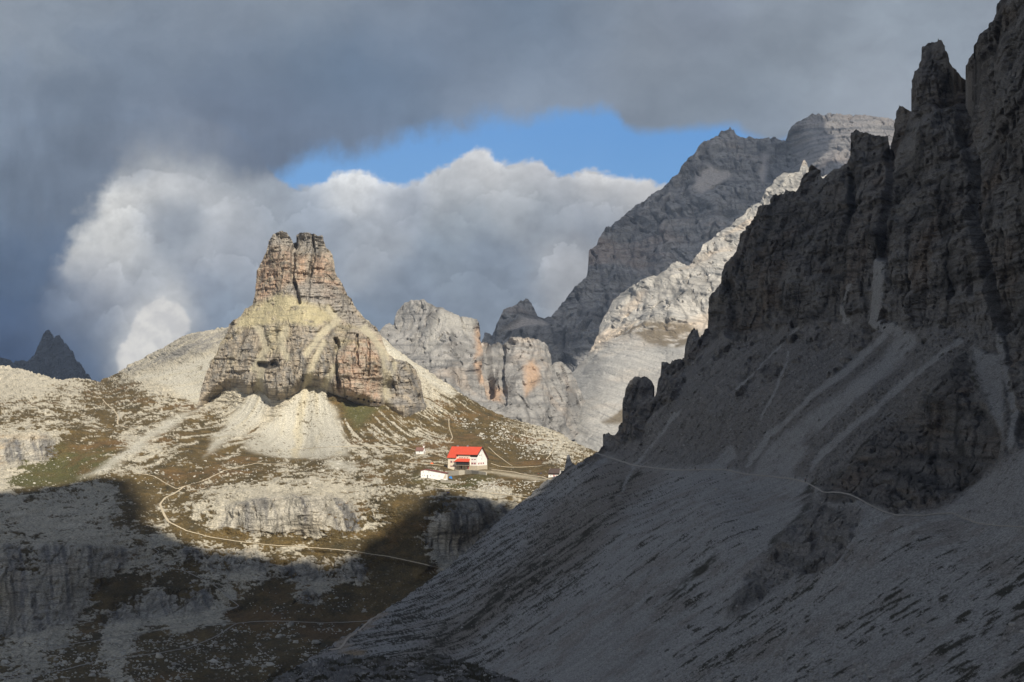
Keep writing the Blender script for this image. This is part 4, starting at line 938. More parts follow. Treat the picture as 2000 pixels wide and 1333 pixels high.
kn_ = MB(); kn_.box(18.5, 18.62, -0.58, -0.524, 0.95, 1.1); kn_.build('handle', METAL, dr)
dr = MB(); dr.box(12.0, 13.2, -0.52, -0.424, -0.1, 2.1); dr = dr.build('door', DARKW, HUT); dr['label'] = 'dark wooden door'
for xx in (3.0, 6.0):
    window(HUT, xx, 4.0, 0.85, 1.5, -0.30); window(HUT, xx, 6.9, 0.8, 0.7, -0.30); window(HUT, xx, 1.15, 0.8, 0.9, -0.50)
for xx in (11.2, 13.4, 15.8, 18.4): window(HUT, xx, 7.45, 0.7, 0.75, -0.30)
for xx in (22.8, 25.2): window(HUT, xx, 6.4, 0.7, 0.75, 0.0); window(HUT, xx, 3.2, 0.85, 1.4, 0.0)
for yy in (2.2, 5.4, 8.6): window(HUT, yy, 3.2, 0.8, 1.3, L_, True, 'y')
for yy in (3.0, 5.0): window(HUT, yy, 9.3, 1.0, 0.9, L_, False, 'y')
b = MB()
for p, q in (((L_+.05,6.2,13.2),(L_+.05,6.9,11.6)), ((L_+.05,6.9,11.6),(L_+.05,6.3,10.6)), ((L_+.05,6.3,10.6),(L_+.05,6.8,8.0)), ((L_+.05,5.8,7.2),(L_+.05,6.6,6.6)), ((L_+.05,6.0,6.9),(L_+.05,6.3,7.7)), ((L_+.05,6.5,12.4),(L_+.05,5.9,11.8))):
    b.bar(p, q, 0.09)
b.build('wall_emblem', METAL, HUT)

# long white annex below it
ap = gs.at(822, 933)
AN = empty('annex_building', ap, -math.radians(9))
tag(AN, 'low white annex with sloping maroon roof below the big red-roofed hut', 'annex')
b = MB(); b.prism([(0,-1.5),(17.2,-1.5),(17.2,2.9),(3.0,5.35),(0,4.6)], 0.0, 5.0, 'y'); b.build('wall', WHITE, AN)
b = MB(); b.prism([(2.8,5.36),(17.6,2.84),(17.6,3.2),(2.8,5.72)], -0.5, 5.5, 'y'); b.prism([(-0.4,4.52),(2.79,5.34),(2.79,5.70),(-0.4,4.88)], -0.5, 5.5, 'y'); b.build('roof', MAROON, AN)
for xx, zz in ((1.2,1.3),(2.4,1.3),(6.4,1.2),(8.8,1.0),(12.2,0.9),(1.8,3.4),(5.4,3.5)):
    window(AN, xx, zz, 0.55, 0.75, 0.0, False)
b = MB(); b.box(4.0, 4.9, -0.09, -0.004, -0.2, 1.9); b.build('door', METAL, AN)
b = MB(); b.prism([(15.0,-0.4),(16.9,-0.4),(16.9,2.6),(16.5,2.6)], -0.12, -0.004, 'y'); b.build('buttress', STONE, AN)

# small chapel up the slope
cp = gs.at(812, 887)
CH = empty('chapel', cp, -math.radians(20))
tag(CH, 'tiny white chapel with brown roof and bell turret on the slope', 'chapel')
b = MB(); b.prism([(0,-3),(4.4,-3),(4.4,2.7),(2.2,5.0),(0,2.7)], 0.0, 6.2, 'x'); b.build('wall', WHITE, CH)
b = MB(); slab(b, [(-0.3,-0.5,2.3),(6.5,-0.5,2.3),(6.5,2.2,5.02),(-0.3,2.2,5.02)], 0.14); slab(b, [(-0.3,2.2,5.02),(6.5,2.2,5.02),(6.5,4.9,2.3),(-0.3,4.9,2.3)], 0.14); b.build('roof', BROWNROOF, CH)
b = MB(); b.box(5.4, 6.3, 1.7, 2.7, 4.2, 6.3); t_ = b.build('bell_turret', WHITE, CH)
b = MB(); b.prism([(1.5,6.31),(2.9,6.31),(2.2,7.1)], 5.2, 6.5, 'x'); b.build('turret_roof', BROWNROOF, t_)
window(CH, 3.1, 0.9, 0.6, 1.1, 0.0, False)
b = MB(); b.box(6.204, 6.29, 1.7, 2.7, -0.2, 1.9); b.build('door', DARKW, CH)

# low hut beside the dark ridge
rp = gs.at(1071, 933)
RH = empty('stone_hut', rp, -math.radians(14))
tag(RH, 'small white hut with dark brown roof half hidden behind the dark ridge', 'hut')
b = MB(); b.prism([(0,-4),(6.0,-4),(6.0,3.1),(3.0,5.6),(0,3.1)], 0.0, 7.4, 'x'); b.build('wall', WHITE, RH)
b = MB(); slab(b, [(-0.3,-0.9,2.75),(7.9,-0.9,2.75),(7.4,3.0,5.9),(0.4,3.0,5.9)], 0.2); slab(b, [(0.4,3.0,5.9),(7.4,3.0,5.9),(7.9,6.9,2.75),(-0.3,6.9,2.75)], 0.2); b.build('roof', DARKROOF, RH)
b = MB(); b.box(-0.02, 7.42, -0.12, -0.004, 2.3, 3.0); b.build('eave_board', DARKW, RH)
window(RH, 1.7, 1.0, 0.6, 0.7, 0.0, False)
b = MB(); b.box(3.5, 4.2, -0.10, -0.004, -0.2, 1.9); b.build('door', REDP, RH)
b = MB(); b.box(5.1, 5.7, -0.10, -0.004, 0.5, 1.6); b.build('shutter', REDP, RH)

# terrace wall in front of the refuge, trough, tarps
def wall_strip(name, pxpy, h0, h1, th, mat, label, cat):
    pts = [gs.at(a, b_) for a, b_ in pxpy]
    bm = bmesh.new(); prev = None
    for i, p in enumerate(pts):
        t = (pts[min(i+1, len(pts)-1)]-pts[max(i-1, 0)]); t.z = 0; t.normalize(); nrm = Vector((-t.y, t.x, 0))
        hh = h0+(h1-h0)*i/(len(pts)-1)
        ring = [bm.verts.new(p+nrm*s*th/2+Vector((0, 0, zz))) for s, zz in ((-1, -3), (-1, hh), (1, hh), (1, -3))]
        if prev:
            for k in range(4): bm.faces.new([prev[k], prev[(k+1) % 4], ring[(k+1) % 4], ring[k]])
        else: bm.faces.new(ring)
        prev = ring
    bm.faces.new(prev[::-1]); bmesh.ops.recalc_face_normals(bm, faces=bm.faces)
    me = bpy.data.meshes.new(name); bm.to_mesh(me); bm.free(); me.materials.append(mat)
    return tag(link(bpy.data.objects.new(name, me)), label, cat)
wall_strip('terrace_wall', [(871,930),(882,929),(895,928),(908,926.5),(922,925.5),(936,926.5),(950,928)], 3.6, 2.0, 0.9, CONC, 'long grey retaining wall of the terrace in front of the red-roofed hut', 'retaining wall')
wall_strip('retaining_wall', [(862,941),(870,942),(880,942.5),(890,943),(898,942)], 2.0, 1.2, 1.0, CONC, 'short low concrete wall in the grass below the white annex', 'retaining wall')
tp = gs.at(880, 934.5)
b = MB(); b.prism([(-1.2,-0.5),(1.2,-0.5),(1.0,1.0),(0.3,1.45),(-0.5,1.2),(-1.0,0.7)], -0.9, 0.9, 'y')
o = b.build('tarpaulin', paint('blue_tarpaulin', (0.03, 0.22, 0.62), 0.5)); o.location = tp; tag(o, 'bright blue tarpaulin heap between the annex and the terrace wall', 'tarpaulin')
tp = gs.at(843.5, 907)
b = MB(); b.prism([(-1.1,-0.5),(1.1,-0.5),(1.0,0.9),(0.0,1.3),(-1.0,0.9)], -0.8, 0.8, 'y')
o = b.build('tarpaulin', paint('orange_tarpaulin', (0.75, 0.12, 0.02), 0.5)); o.location = tp; tag(o, 'orange tarpaulin heap on the turf left of the red-roofed hut', 'tarpaulin')

# ------------------------------------------------------------------ walkers
SKIN = paint('skin', (0.45, 0.27, 0.19), 0.6)
def skin_mesh(name, verts, edges, radii, mat, parent=None):
    me = bpy.data.meshes.new(name); me.from_pydata(verts, edges, [])
    o = link(bpy.data.objects.new(name, me), parent)
    m = o.modifiers.new('skin', 'SKIN'); m.use_smooth_shade = True
    for i, r in enumerate(radii):
        me.skin_vertices[0].data[i].radius = (r, r); me.skin_vertices[0].data[i].use_root = (i == 0)
    s = o.modifiers.new('sub', 'SUBSURF'); s.levels = 1; s.render_levels = 1
    me.materials.append(mat)
    return o
def person(loc, rz, jacket, trousers, label, group, stride=0.3, seed=0):
    root = empty('person', loc, rz); tag(root, label, 'person', group)
    s = stride
    hip, kneeF, ankF, toeF = (0,0,.92), (-.09,s*.55,.50), (-.09,s*.75,.08), (-.09,s*.75+.16,.04)
    kneeB, ankB, toeB = (.09,-s*.15,.49), (.09,-s*.95,.12), (.09,-s*.95+.15,.05)
    chest, neck, chin, head, crown = (0,.04,1.30), (0,.05,1.47), (0,.09,1.57), (0,.08,1.66), (0,.06,1.74)
    sL, eL, hL = (-.19,.03,1.40), (-.25,-.10,1.14), (-.22,.08,.96)
    sR, eR, hR = (.19,.03,1.40), (.25,.08,1.14), (.22,.26,1.02)
    V = [hip,(-.09,0,.88),kneeF,ankF,toeF,(.09,0,.88),kneeB,ankB,toeB,chest,neck,chin,head,crown,sL,eL,hL,sR,eR,hR,(0,.19,1.64)]
    E = [(0,1),(1,2),(2,3),(3,4),(0,5),(5,6),(6,7),(7,8),(0,9),(9,10),(10,11),(11,12),(12,13),(9,14),(14,15),(15,16),(9,17),(17,18),(18,19),(12,20)]
    R = [.13,.085,.06,.045,.04,.085,.06,.045,.04,.14,.055,.07,.095,.06,.06,.045,.04,.06,.045,.04,.02]
    skin_mesh('person_body', V, E, R, SKIN, root)
    j = [hip,chest,(0,.045,1.44),sL,eL,(-.225,.05,1.0),sR,eR,(.222,.22,1.05)]
    skin_mesh('jacket', j, [(0,1),(1,2),(1,3),(3,4),(4,5),(1,6),(6,7),(7,8)], [.17,.18,.08,.085,.07,.06,.085,.07,.06], jacket, root)
    t = [(0,0,.90),(-.09,0,.86),kneeF,ankF,(.09,0,.86),kneeB,ankB]
    skin_mesh('trousers', t, [(0,1),(1,2),(2,3),(0,4),(4,5),(5,6)], [.15,.105,.08,.06,.105,.08,.06], trousers, root)
    skin_mesh('hair', [(0,.03,1.62),(0,.03,1.71),(0,.06,1.77)], [(0,1),(1,2)], [.09,.105,.06], paint('dark_hair', (0.03, 0.02, 0.015), 0.7), root)
    return root
JK = dict(black=paint('black_cloth', (0.018, 0.018, 0.022)), red=paint('red_cloth', (0.5, 0.03, 0.03)), blue=paint('blue_cloth', (0.04, 0.08, 0.4)), grey=paint('grey_cloth', (0.10, 0.10, 0.11)), brown=paint('brown_cloth', (0.13, 0.05, 0.03)), white=paint('white_cloth', (0.6, 0.6, 0.6)))
WALK = [
 (rs,1358,919,'black','black','walker in black where the scree trail passes the dark turf tuft, farthest along',2.0,'walkers on the scree trail',.35),
 (rs,1421,919,'black','grey','walker in black on the crest of the trail bend above the pale scree',-1.9,'walkers on the scree trail',.35),
 (rs,1553,937,'black','grey','walker in black leaning forward, just ahead of a slimmer walker on the trail',1.2,'walkers on the scree trail',.45),
 (rs,1573,944,'brown','black','slim walker in brown closest to the dark rock outcrop on the trail',1.2,'walkers on the scree trail',.2),
 (rs,699,1239,'black','black','lower of the two walkers standing on the pale scree edge above the knoll',2.4,'walkers at the foot of the scree',.2),
 (rs,707,1234,'brown','black','upper of the two walkers, in brown, on the pale scree edge',2.4,'walkers at the foot of the scree',.2),
 (rs,638,1270,'black','black','walker in black, left one of the close pair behind the knoll',0.6,'walkers at the foot of the scree',.2),
 (rs,643,1270,'grey','black','walker in grey, right one of the close pair behind the knoll',2.6,'walkers at the foot of the scree',.2),
 (rs,651,1268,'black','grey','single walker in black just right of the close pair behind the knoll',1.0,'walkers at the foot of the scree',.3),
 (gs,1051,929,'red','black','person in a red jacket on the path left of the dark-roofed hut',1.0,'people around the huts',.2),
 (gs,1056.5,928,'blue','grey','person in a blue jacket on the path left of the dark-roofed hut',-1.0,'people around the huts',.2),
 (gs,978,914,'grey','black','person in grey on the path right of the white gable',1.2,'people around the huts',.3),
 (gs,874,962,'blue','black','left of two people in blue on the rocky edge below the annex',0.4,'people around the huts',.2),
 (gs,877,962,'blue','black','right of two people in blue on the rocky edge below the annex',0.2,'people around the huts',.3),
]
for sh, px_, py_, jk, tr_, lab, rz_, grp, st__ in WALK:
    person(sh.at(px_, py_)+Vector((0, 0, 0.12)), rz_, JK[jk], JK[tr_], lab, grp, st__)

# ------------------------------------------------------------------ sky with clouds, on a far dome
def sky_dome():
    R = 30000.0
    us = np.concatenate([np.linspace(-math.pi, -0.30, 90, endpoint=False), np.linspace(-0.30, 0.30, int(1000*Q), endpoint=False), np.linspace(0.30, math.pi, 91)])
    vs = np.concatenate([np.linspace(-0.05, 0.225, int(520*Q), endpoint=False), np.linspace(0.225, 0.70, 60)])
    AZ, EL = np.meshgrid(us, vs)
    dirs = np.stack([np.sin(AZ), np.cos(AZ), EL], -1)
    P = dirs/np.linalg.norm(dirs, axis=-1)[..., None]*R
    azc = np.clip(AZ, -1.25, 1.25)
    A = np.tan(azc); E_ = EL/np.cos(azc)
    px = (CX+A*F).astype(f4); py = (HY-E_*F).astype(f4)
    X, Y = px/100, py/100
    # ---- blue
    blue = np.zeros(px.shape+(3,), f4)+np.array((0.105, 0.28, 0.585), f4)
    blue = lerp(blue, np.array((0.15, 0.33, 0.60), f4), sstep(240, 360, py)[..., None]*0.5)
    # ---- cumulus bank
    wx = 26*fbm(X/1.1, Y/1.1, 0, 5, 301, 0.55); wy = 20*fbm(X/1.1, Y/1.1, 0, 5, 302, 0.55)
    top = poly_y(px+wx*0.5, [(-900,300),(150,240),(330,225),(440,240),(500,290),(540,345),(575,362),(600,362),(638,352),(650,337),(680,335),(720,340),(760,354),(785,358),(820,347),(845,332),(860,322),(880,318),(897,302),(915,294),(930,289),(945,290),(958,298),(970,310),(985,314),(1000,318),(1020,312),(1040,310),(1060,312),(1072,322),(1080,335),(1100,339),(1120,338),(1140,333),(1170,335),(1200,341),(1240,345),(1262,350),(1290,357),(1320,372),(1500,390),(3000,330)])
    bl = billow(X/0.42, Y/0.36, 0, 5, 303, 0.55)
    e = (py - top) + 26*(bl-0.28) + 4*fbm(X/.12, Y/.12, 0, 3, 304)
    cum = sstep(-5, 10, e)
    ctl = [(260,290,.25,.28,.33),(330,292,.28,.31,.35),(400,302,.28,.31,.35),(450,330,.31,.34,.38),(290,318,.36,.38,.41),(370,322,.40,.41,.43),(200,440,.62,.60,.56),(170,470,.55,.54,.52),(240,400,.66,.64,.60),(330,350,.60,.585,.56),(300,380,.60,.58,.55),(400,350,.52,.51,.50),(420,400,.50,.50,.50),(320,440,.33,.36,.41),(350,430,.36,.39,.43),(260,470,.56,.55,.53),(480,420,.42,.43,.45),(540,400,.38,.41,.45),(620,390,.36,.40,.46),
           (690,350,.66,.65,.63),(660,342,.64,.63,.61),(740,352,.62,.61,.60),(780,380,.38,.41,.46),(860,340,.52,.52,.52),(930,310,.56,.55,.54),(960,340,.56,.54,.52),(900,370,.45,.46,.47),(1000,340,.50,.50,.50),(1060,330,.50,.49,.49),(1180,350,.57,.55,.53),(1250,360,.56,.54,.52),(1100,370,.44,.45,.47),(1000,400,.41,.43,.45),(1200,400,.42,.43,.45),(900,430,.34,.38,.42),(1050,450,.34,.37,.41),(1160,440,.33,.36,.41),
           (700,480,.40,.42,.45),(730,500,.40,.42,.45),(640,520,.33,.37,.43),(780,560,.28,.33,.40),(860,520,.30,.35,.41),(960,520,.29,.34,.41),(1000,560,.29,.34,.41),(1110,510,.45,.45,.46),(1120,540,.44,.44,.45),(1090,570,.40,.41,.43),(1030,620,.30,.35,.42),(950,600,.28,.33,.40),(800,620,.26,.31,.39),(740,640,.24,.30,.38),
           (480,500,.40,.42,.46),(420,500,.44,.45,.47),(400,560,.32,.36,.43),(480,560,.34,.38,.44),(440,620,.28,.34,.42),(380,640,.24,.30,.40),(200,540,.46,.46,.47),(180,600,.34,.37,.43),(220,600,.40,.41,.44),(320,600,.60,.58,.55),(300,640,.64,.62,.58),(340,630,.58,.56,.53),(260,690,.60,.58,.55),(250,640,.44,.45,.47),(150,640,.20,.25,.34),(120,580,.19,.24,.33),(210,660,.24,.29,.37),(190,720,.17,.23,.33),(280,560,.40,.42,.46),(290,530,.46,.47,.48),
           (60,640,.09,.14,.24),(100,690,.075,.12,.22),(0,660,.035,.075,.17),(30,700,.03,.068,.16),(100,740,.045,.09,.19),(0,740,.03,.07,.165),(60,740,.035,.08,.175),(160,740,.09,.14,.24),(-300,600,.06,.11,.2),(1600,500,.4,.42,.45),(1300,450,.36,.39,.42)]
    cumc = idw(px+wx*1.6, py+wy*1.6, ctl, 34)
    det = fbm(X/0.5+wx/60, Y/0.42+wy/60, 0, 6, 305, 0.56); bump_ = billow(X/0.33+wx/50, Y/0.27+wy/50, 0, 5, 306, 0.6)
    cumc = cumc*np.array((0.78, 0.80, 0.82), f4)*(0.76+0.36*sstep(0.25, 0.6, cumc.mean(-1)))[..., None]*1.0
    lumc = cumc.mean(-1)
    cumc = cumc*(1+ (0.32*det + 0.44*(0.30-bump_)*sstep(0.35, 0.6, lumc))[..., None])
    edge = np.exp(-np.clip(e, 0, 200)/11)*sstep(560, 660, px)*sstep(1330, 1250, px)
    cumc = cumc + (edge*0.12)[..., None]
    def rim(cc, pts, g, dep, amp, seed, sharp=3.0):
        xs_ = [p[0] for p in pts]; ys_ = [p[1] for p in pts]
        sel = (px > xs_[0]-10) & (px < xs_[-1]+10) & (py > min(ys_)-90) & (py < max(ys_)+190)
        x_, y_, X_, Y_, wx_, wy_ = px[sel], py[sel], X[sel], Y[sel], wx[sel], wy[sel]
        b1 = billow(X_/0.42+wx_/90, Y_/0.36+wy_/90, 0, 6, seed, 0.6); b2 = fbm(X_/0.5, Y_/0.5, 0, 6, seed+40, 0.6)
        e_ = y_-(poly_y(x_+10*b2, pts)+amp*(0.62-2.0*b1)+7*b2)
        win = sstep(xs_[0]-8, xs_[0]+30, x_)*sstep(xs_[-1]+8, xs_[-1]-30, x_)*(0.35+0.65*sstep(-0.35, 0.3, fbm(X_/0.55, Y_/0.55, 0, 4, seed+20)))
        on = sstep(-sharp, sharp, e_)
        gain = on*(g*np.exp(-np.clip(e_, 0, 400)/dep)) - (1-on)*0.10*np.exp(np.clip(e_, -200, 0)/16)
        cc[sel] *= (1+gain*win)[..., None]
        return cc
    for pts, g_, dep, amp in (
        ([(560,372),(600,366),(640,350),(660,338),(690,335),(730,345),(770,357),(800,362)], .30, 14, 9),
        ([(800,365),(840,345),(870,325),(900,300),(930,290),(950,292),(975,312),(1000,322),(1040,314),(1070,325),(1090,342)], .20, 24, 10),
        ([(1060,345),(1110,341),(1150,336),(1200,343),(1250,350),(1300,362)], .22, 20, 8),
        ([(760,440),(800,415),(850,405),(900,420),(940,445)], .16, 40, 14), ([(900,400),(950,370),(1000,368),(1050,385),(1090,410)], .14, 40, 14), ([(1060,420),(1120,395),(1180,398),(1240,420),(1290,430)], .14, 36, 13),
        ([(1035,560),(1060,510),(1085,482),(1112,470),(1140,485),(1165,520)], .30, 34, 14), ([(980,640),(1010,600),(1050,590),(1090,610)], .22, 26, 10), ([(660,520),(690,482),(725,470),(755,490),(775,530)], .20, 36, 14),
        ([(195,372),(235,342),(290,336),(335,334),(390,344),(440,354),(470,372)], .24, 22, 10), ([(135,500),(160,450),(190,420),(225,398),(265,405),(300,440)], .22, 46, 16), ([(230,470),(270,440),(310,470),(350,490)], .14, 30, 14),
        ([(370,440),(410,400),(460,382),(520,405),(565,450)], .20, 46, 16), ([(360,540),(400,505),(450,490),(500,510),(540,560)], .18, 40, 15), ([(165,560),(195,525),(230,520),(262,560)], .30, 26, 11), ([(255,560),(280,530),(305,540),(320,575)], .24, 22, 9),
        ([(180,640),(205,605),(232,600),(256,640)], .30, 24, 10), ([(540,430),(600,402),(650,400),(700,420),(760,450)], .14, 40, 14), ([(840,560),(900,530),(960,540),(1010,580)], .14, 40, 14), ([(430,620),(470,590),(505,600)], .16, 30, 12), ([(60,600),(90,570),(125,565),(160,600)], .2, 30, 12)):
        cumc = rim(cumc, pts, g_*0.9, dep, amp*1.9, int(pts[0][0]+pts[0][1]) % 97)
    for sc, sd in ((52.0, 330), (23.0, 331)):
        ff_ = py/sc + 1.9*billow(X/(sc/95), Y/(sc/82), 0, 4, sd, 0.55) + 1.6*fbm(X/1.3, Y/1.3, 0, 3, sd+4)
        fr = ff_-np.floor(ff_)
        lobe = np.exp(-fr*4.5)*sstep(0.0, 0.05, fr)-0.2
        cumc = cumc*(1+0.075*lobe*sstep(0.22, 0.5, lumc)*sstep(-.2, .3, fbm(X/0.8, Y/0.8, 0, 3, sd+9)))[..., None]
    # the towering white puff low on the left
    puff_sd = poly_sd(px+wx*0.5+16*(bl-.3), py+wy*0.5+26*(bl-.3), [(232,725),(228,690),(245,665),(262,640),(268,615),(285,597),(300,582),(318,578),(335,590),(355,602),(367,625),(366,645),(350,660),(330,680),(300,700),(280,725)])
    puff = sstep(-5, 4, puff_sd)*sstep(240, 262, px+py*0.12-60)
    pc = lerp(np.array((0.52, 0.51, 0.50), f4), np.array((0.67, 0.65, 0.61), f4), sstep(-0.3, 0.4, det+0.6*(0.35-bump_))[..., None])
    cumc = lerp(cumc, pc, (puff*0.85)[..., None])
    # ---- the dark sheet above
    sx = 34*fbm(X/1.3, Y/0.8, 0, 5, 311, 0.55); sy = 44*fbm(X/0.9, Y/1.2, 0, 7, 312, 0.66)
    wob = sstep(460, 260, px)
    sx = sx*(1+1.2*wob); sy = sy*(1+0.7*wob)
    low = poly_y(px+sx, [(-900,720),(-40,700),(30,640),(70,590),(105,540),(140,470),(170,425),(196,385),(222,345),(245,300),(300,285),(360,300),(400,310),(440,330),(500,343),(545,338),(580,312),(650,302),(700,296),(740,286),(790,270),(840,255),(900,242),(960,232),(1020,226),(1090,217),(1150,212),(1178,203),(1196,212),(1212,228),(1228,243),(1250,253),(1300,254),(1360,248),(1410,243),(1440,246),(1470,262),(1520,282),(1560,270),(1650,255),(3000,250)])
    soft = lerp(30.0, 15.0, sstep(900, 1250, px))
    soft = soft+26*wob
    dark = sstep(1.0, -1.0, (py-low+sy*lerp(1.0, 0.35, sstep(1150, 1230, px)))/soft)
    veil = np.exp(-((px-330)/110)**2-((py-300)/42)**2)
    dark = np.clip(dark - 0.35*veil*sstep(-.3, .3, fbm(X/0.7, Y/0.7, 0, 4, 314)), 0, 1)
    dctl = [(0,0,.26,.29,.32),(100,60,.235,.27,.305),(0,200,.20,.24,.29),(0,350,.16,.205,.265),(60,500,.10,.15,.23),(20,600,.06,.11,.20),(0,680,.045,.085,.18),(80,650,.09,.14,.24),(150,350,.15,.19,.245),(200,200,.17,.21,.26),(300,120,.175,.215,.265),(300,40,.22,.255,.295),(450,40,.22,.255,.295),(450,150,.135,.175,.23),(600,120,.125,.175,.24),(700,160,.115,.17,.24),(500,240,.125,.16,.215),(560,300,.13,.165,.225),(400,250,.17,.20,.255),(330,300,.25,.28,.32),(260,260,.17,.205,.26),(640,250,.14,.18,.24),(720,280,.17,.22,.30),
            (800,100,.15,.20,.27),(800,200,.14,.19,.255),(900,60,.185,.225,.28),(1000,80,.16,.21,.27),(1100,60,.17,.22,.28),(900,150,.16,.205,.265),(950,200,.21,.25,.31),(1000,190,.24,.285,.34),(1080,190,.24,.285,.34),(1100,130,.215,.26,.32),(1150,160,.235,.27,.315),(600,20,.25,.285,.32),(800,20,.23,.265,.305),(1200,20,.235,.27,.31),(1250,120,.235,.26,.285),(1250,200,.215,.245,.275),(1220,235,.185,.22,.265),(1330,200,.21,.245,.28),(1350,100,.225,.255,.285),(1380,40,.24,.27,.315),(1450,150,.235,.27,.30),(1430,240,.23,.265,.30),(1550,100,.245,.28,.31),(1600,200,.275,.305,.33),(1700,120,.27,.305,.335),(1720,180,.31,.335,.36),(1800,60,.27,.305,.335),(1500,260,.21,.245,.285),(1520,30,.25,.28,.31),(2000,0,.27,.30,.33)]
    dc = idw(px+1.5*sx, py+sy, dctl, 60)
    dn = 0.7*fbm(X/0.9+sx/60, Y/0.6+sy/60, 0, 7, 313, 0.6)+0.6*fbm(X/3.0, Y/1.2, 0, 4, 316)
    stre = fbm(X/0.35, Y/1.1, 0, 5, 315, 0.55)*sstep(150, 260, py)*sstep(1150, 900, px)
    dc = dc*np.array((0.98, 1.0, 1.05), f4)*(0.56+1.02*dc.mean(-1))[..., None]*(1+(0.31*dn+0.22*stre)[..., None])
    col = lerp(blue, cumc, cum[..., None])
    col = lerp(col, dc, (dark*0.985)[..., None])
    # out of the frame: fade to an even grey overcast
    far_ = np.maximum.reduce([sstep(-150, -700, px), sstep(2150, 2900, px), sstep(-60, -500, py)])
    col = lerp(col, np.array((0.36, 0.375, 0.39), f4)*(1+0.3*dn)[..., None], far_[..., None])
    R_, C_ = px.shape; idx = np.arange(R_*C_).reshape(R_, C_)
    q = np.stack([idx[:-1, :-1], idx[:-1, 1:], idx[1:, 1:], idx[1:, :-1]], -1).reshape(-1, 4)
    m, nt = new_mat('sky_glow'); L = nt.links
    at = N(nt, 'ShaderNodeAttribute', attribute_name='albedo'); em = N(nt, 'ShaderNodeEmission')
    L.new(at.outputs['Color'], em.inputs['Color']); em.inputs['Strength'].default_value = 1.0
    out = N(nt, 'ShaderNodeOutputMaterial'); L.new(em.outputs[0], out.inputs['Surface'])
    m.cycles.emission_sampling = 'NONE'
    return tag(np_mesh('sky', P, q, np.clip(col, 0.01, 1).reshape(-1, 3), m, True), kind='structure')
sky_dome()

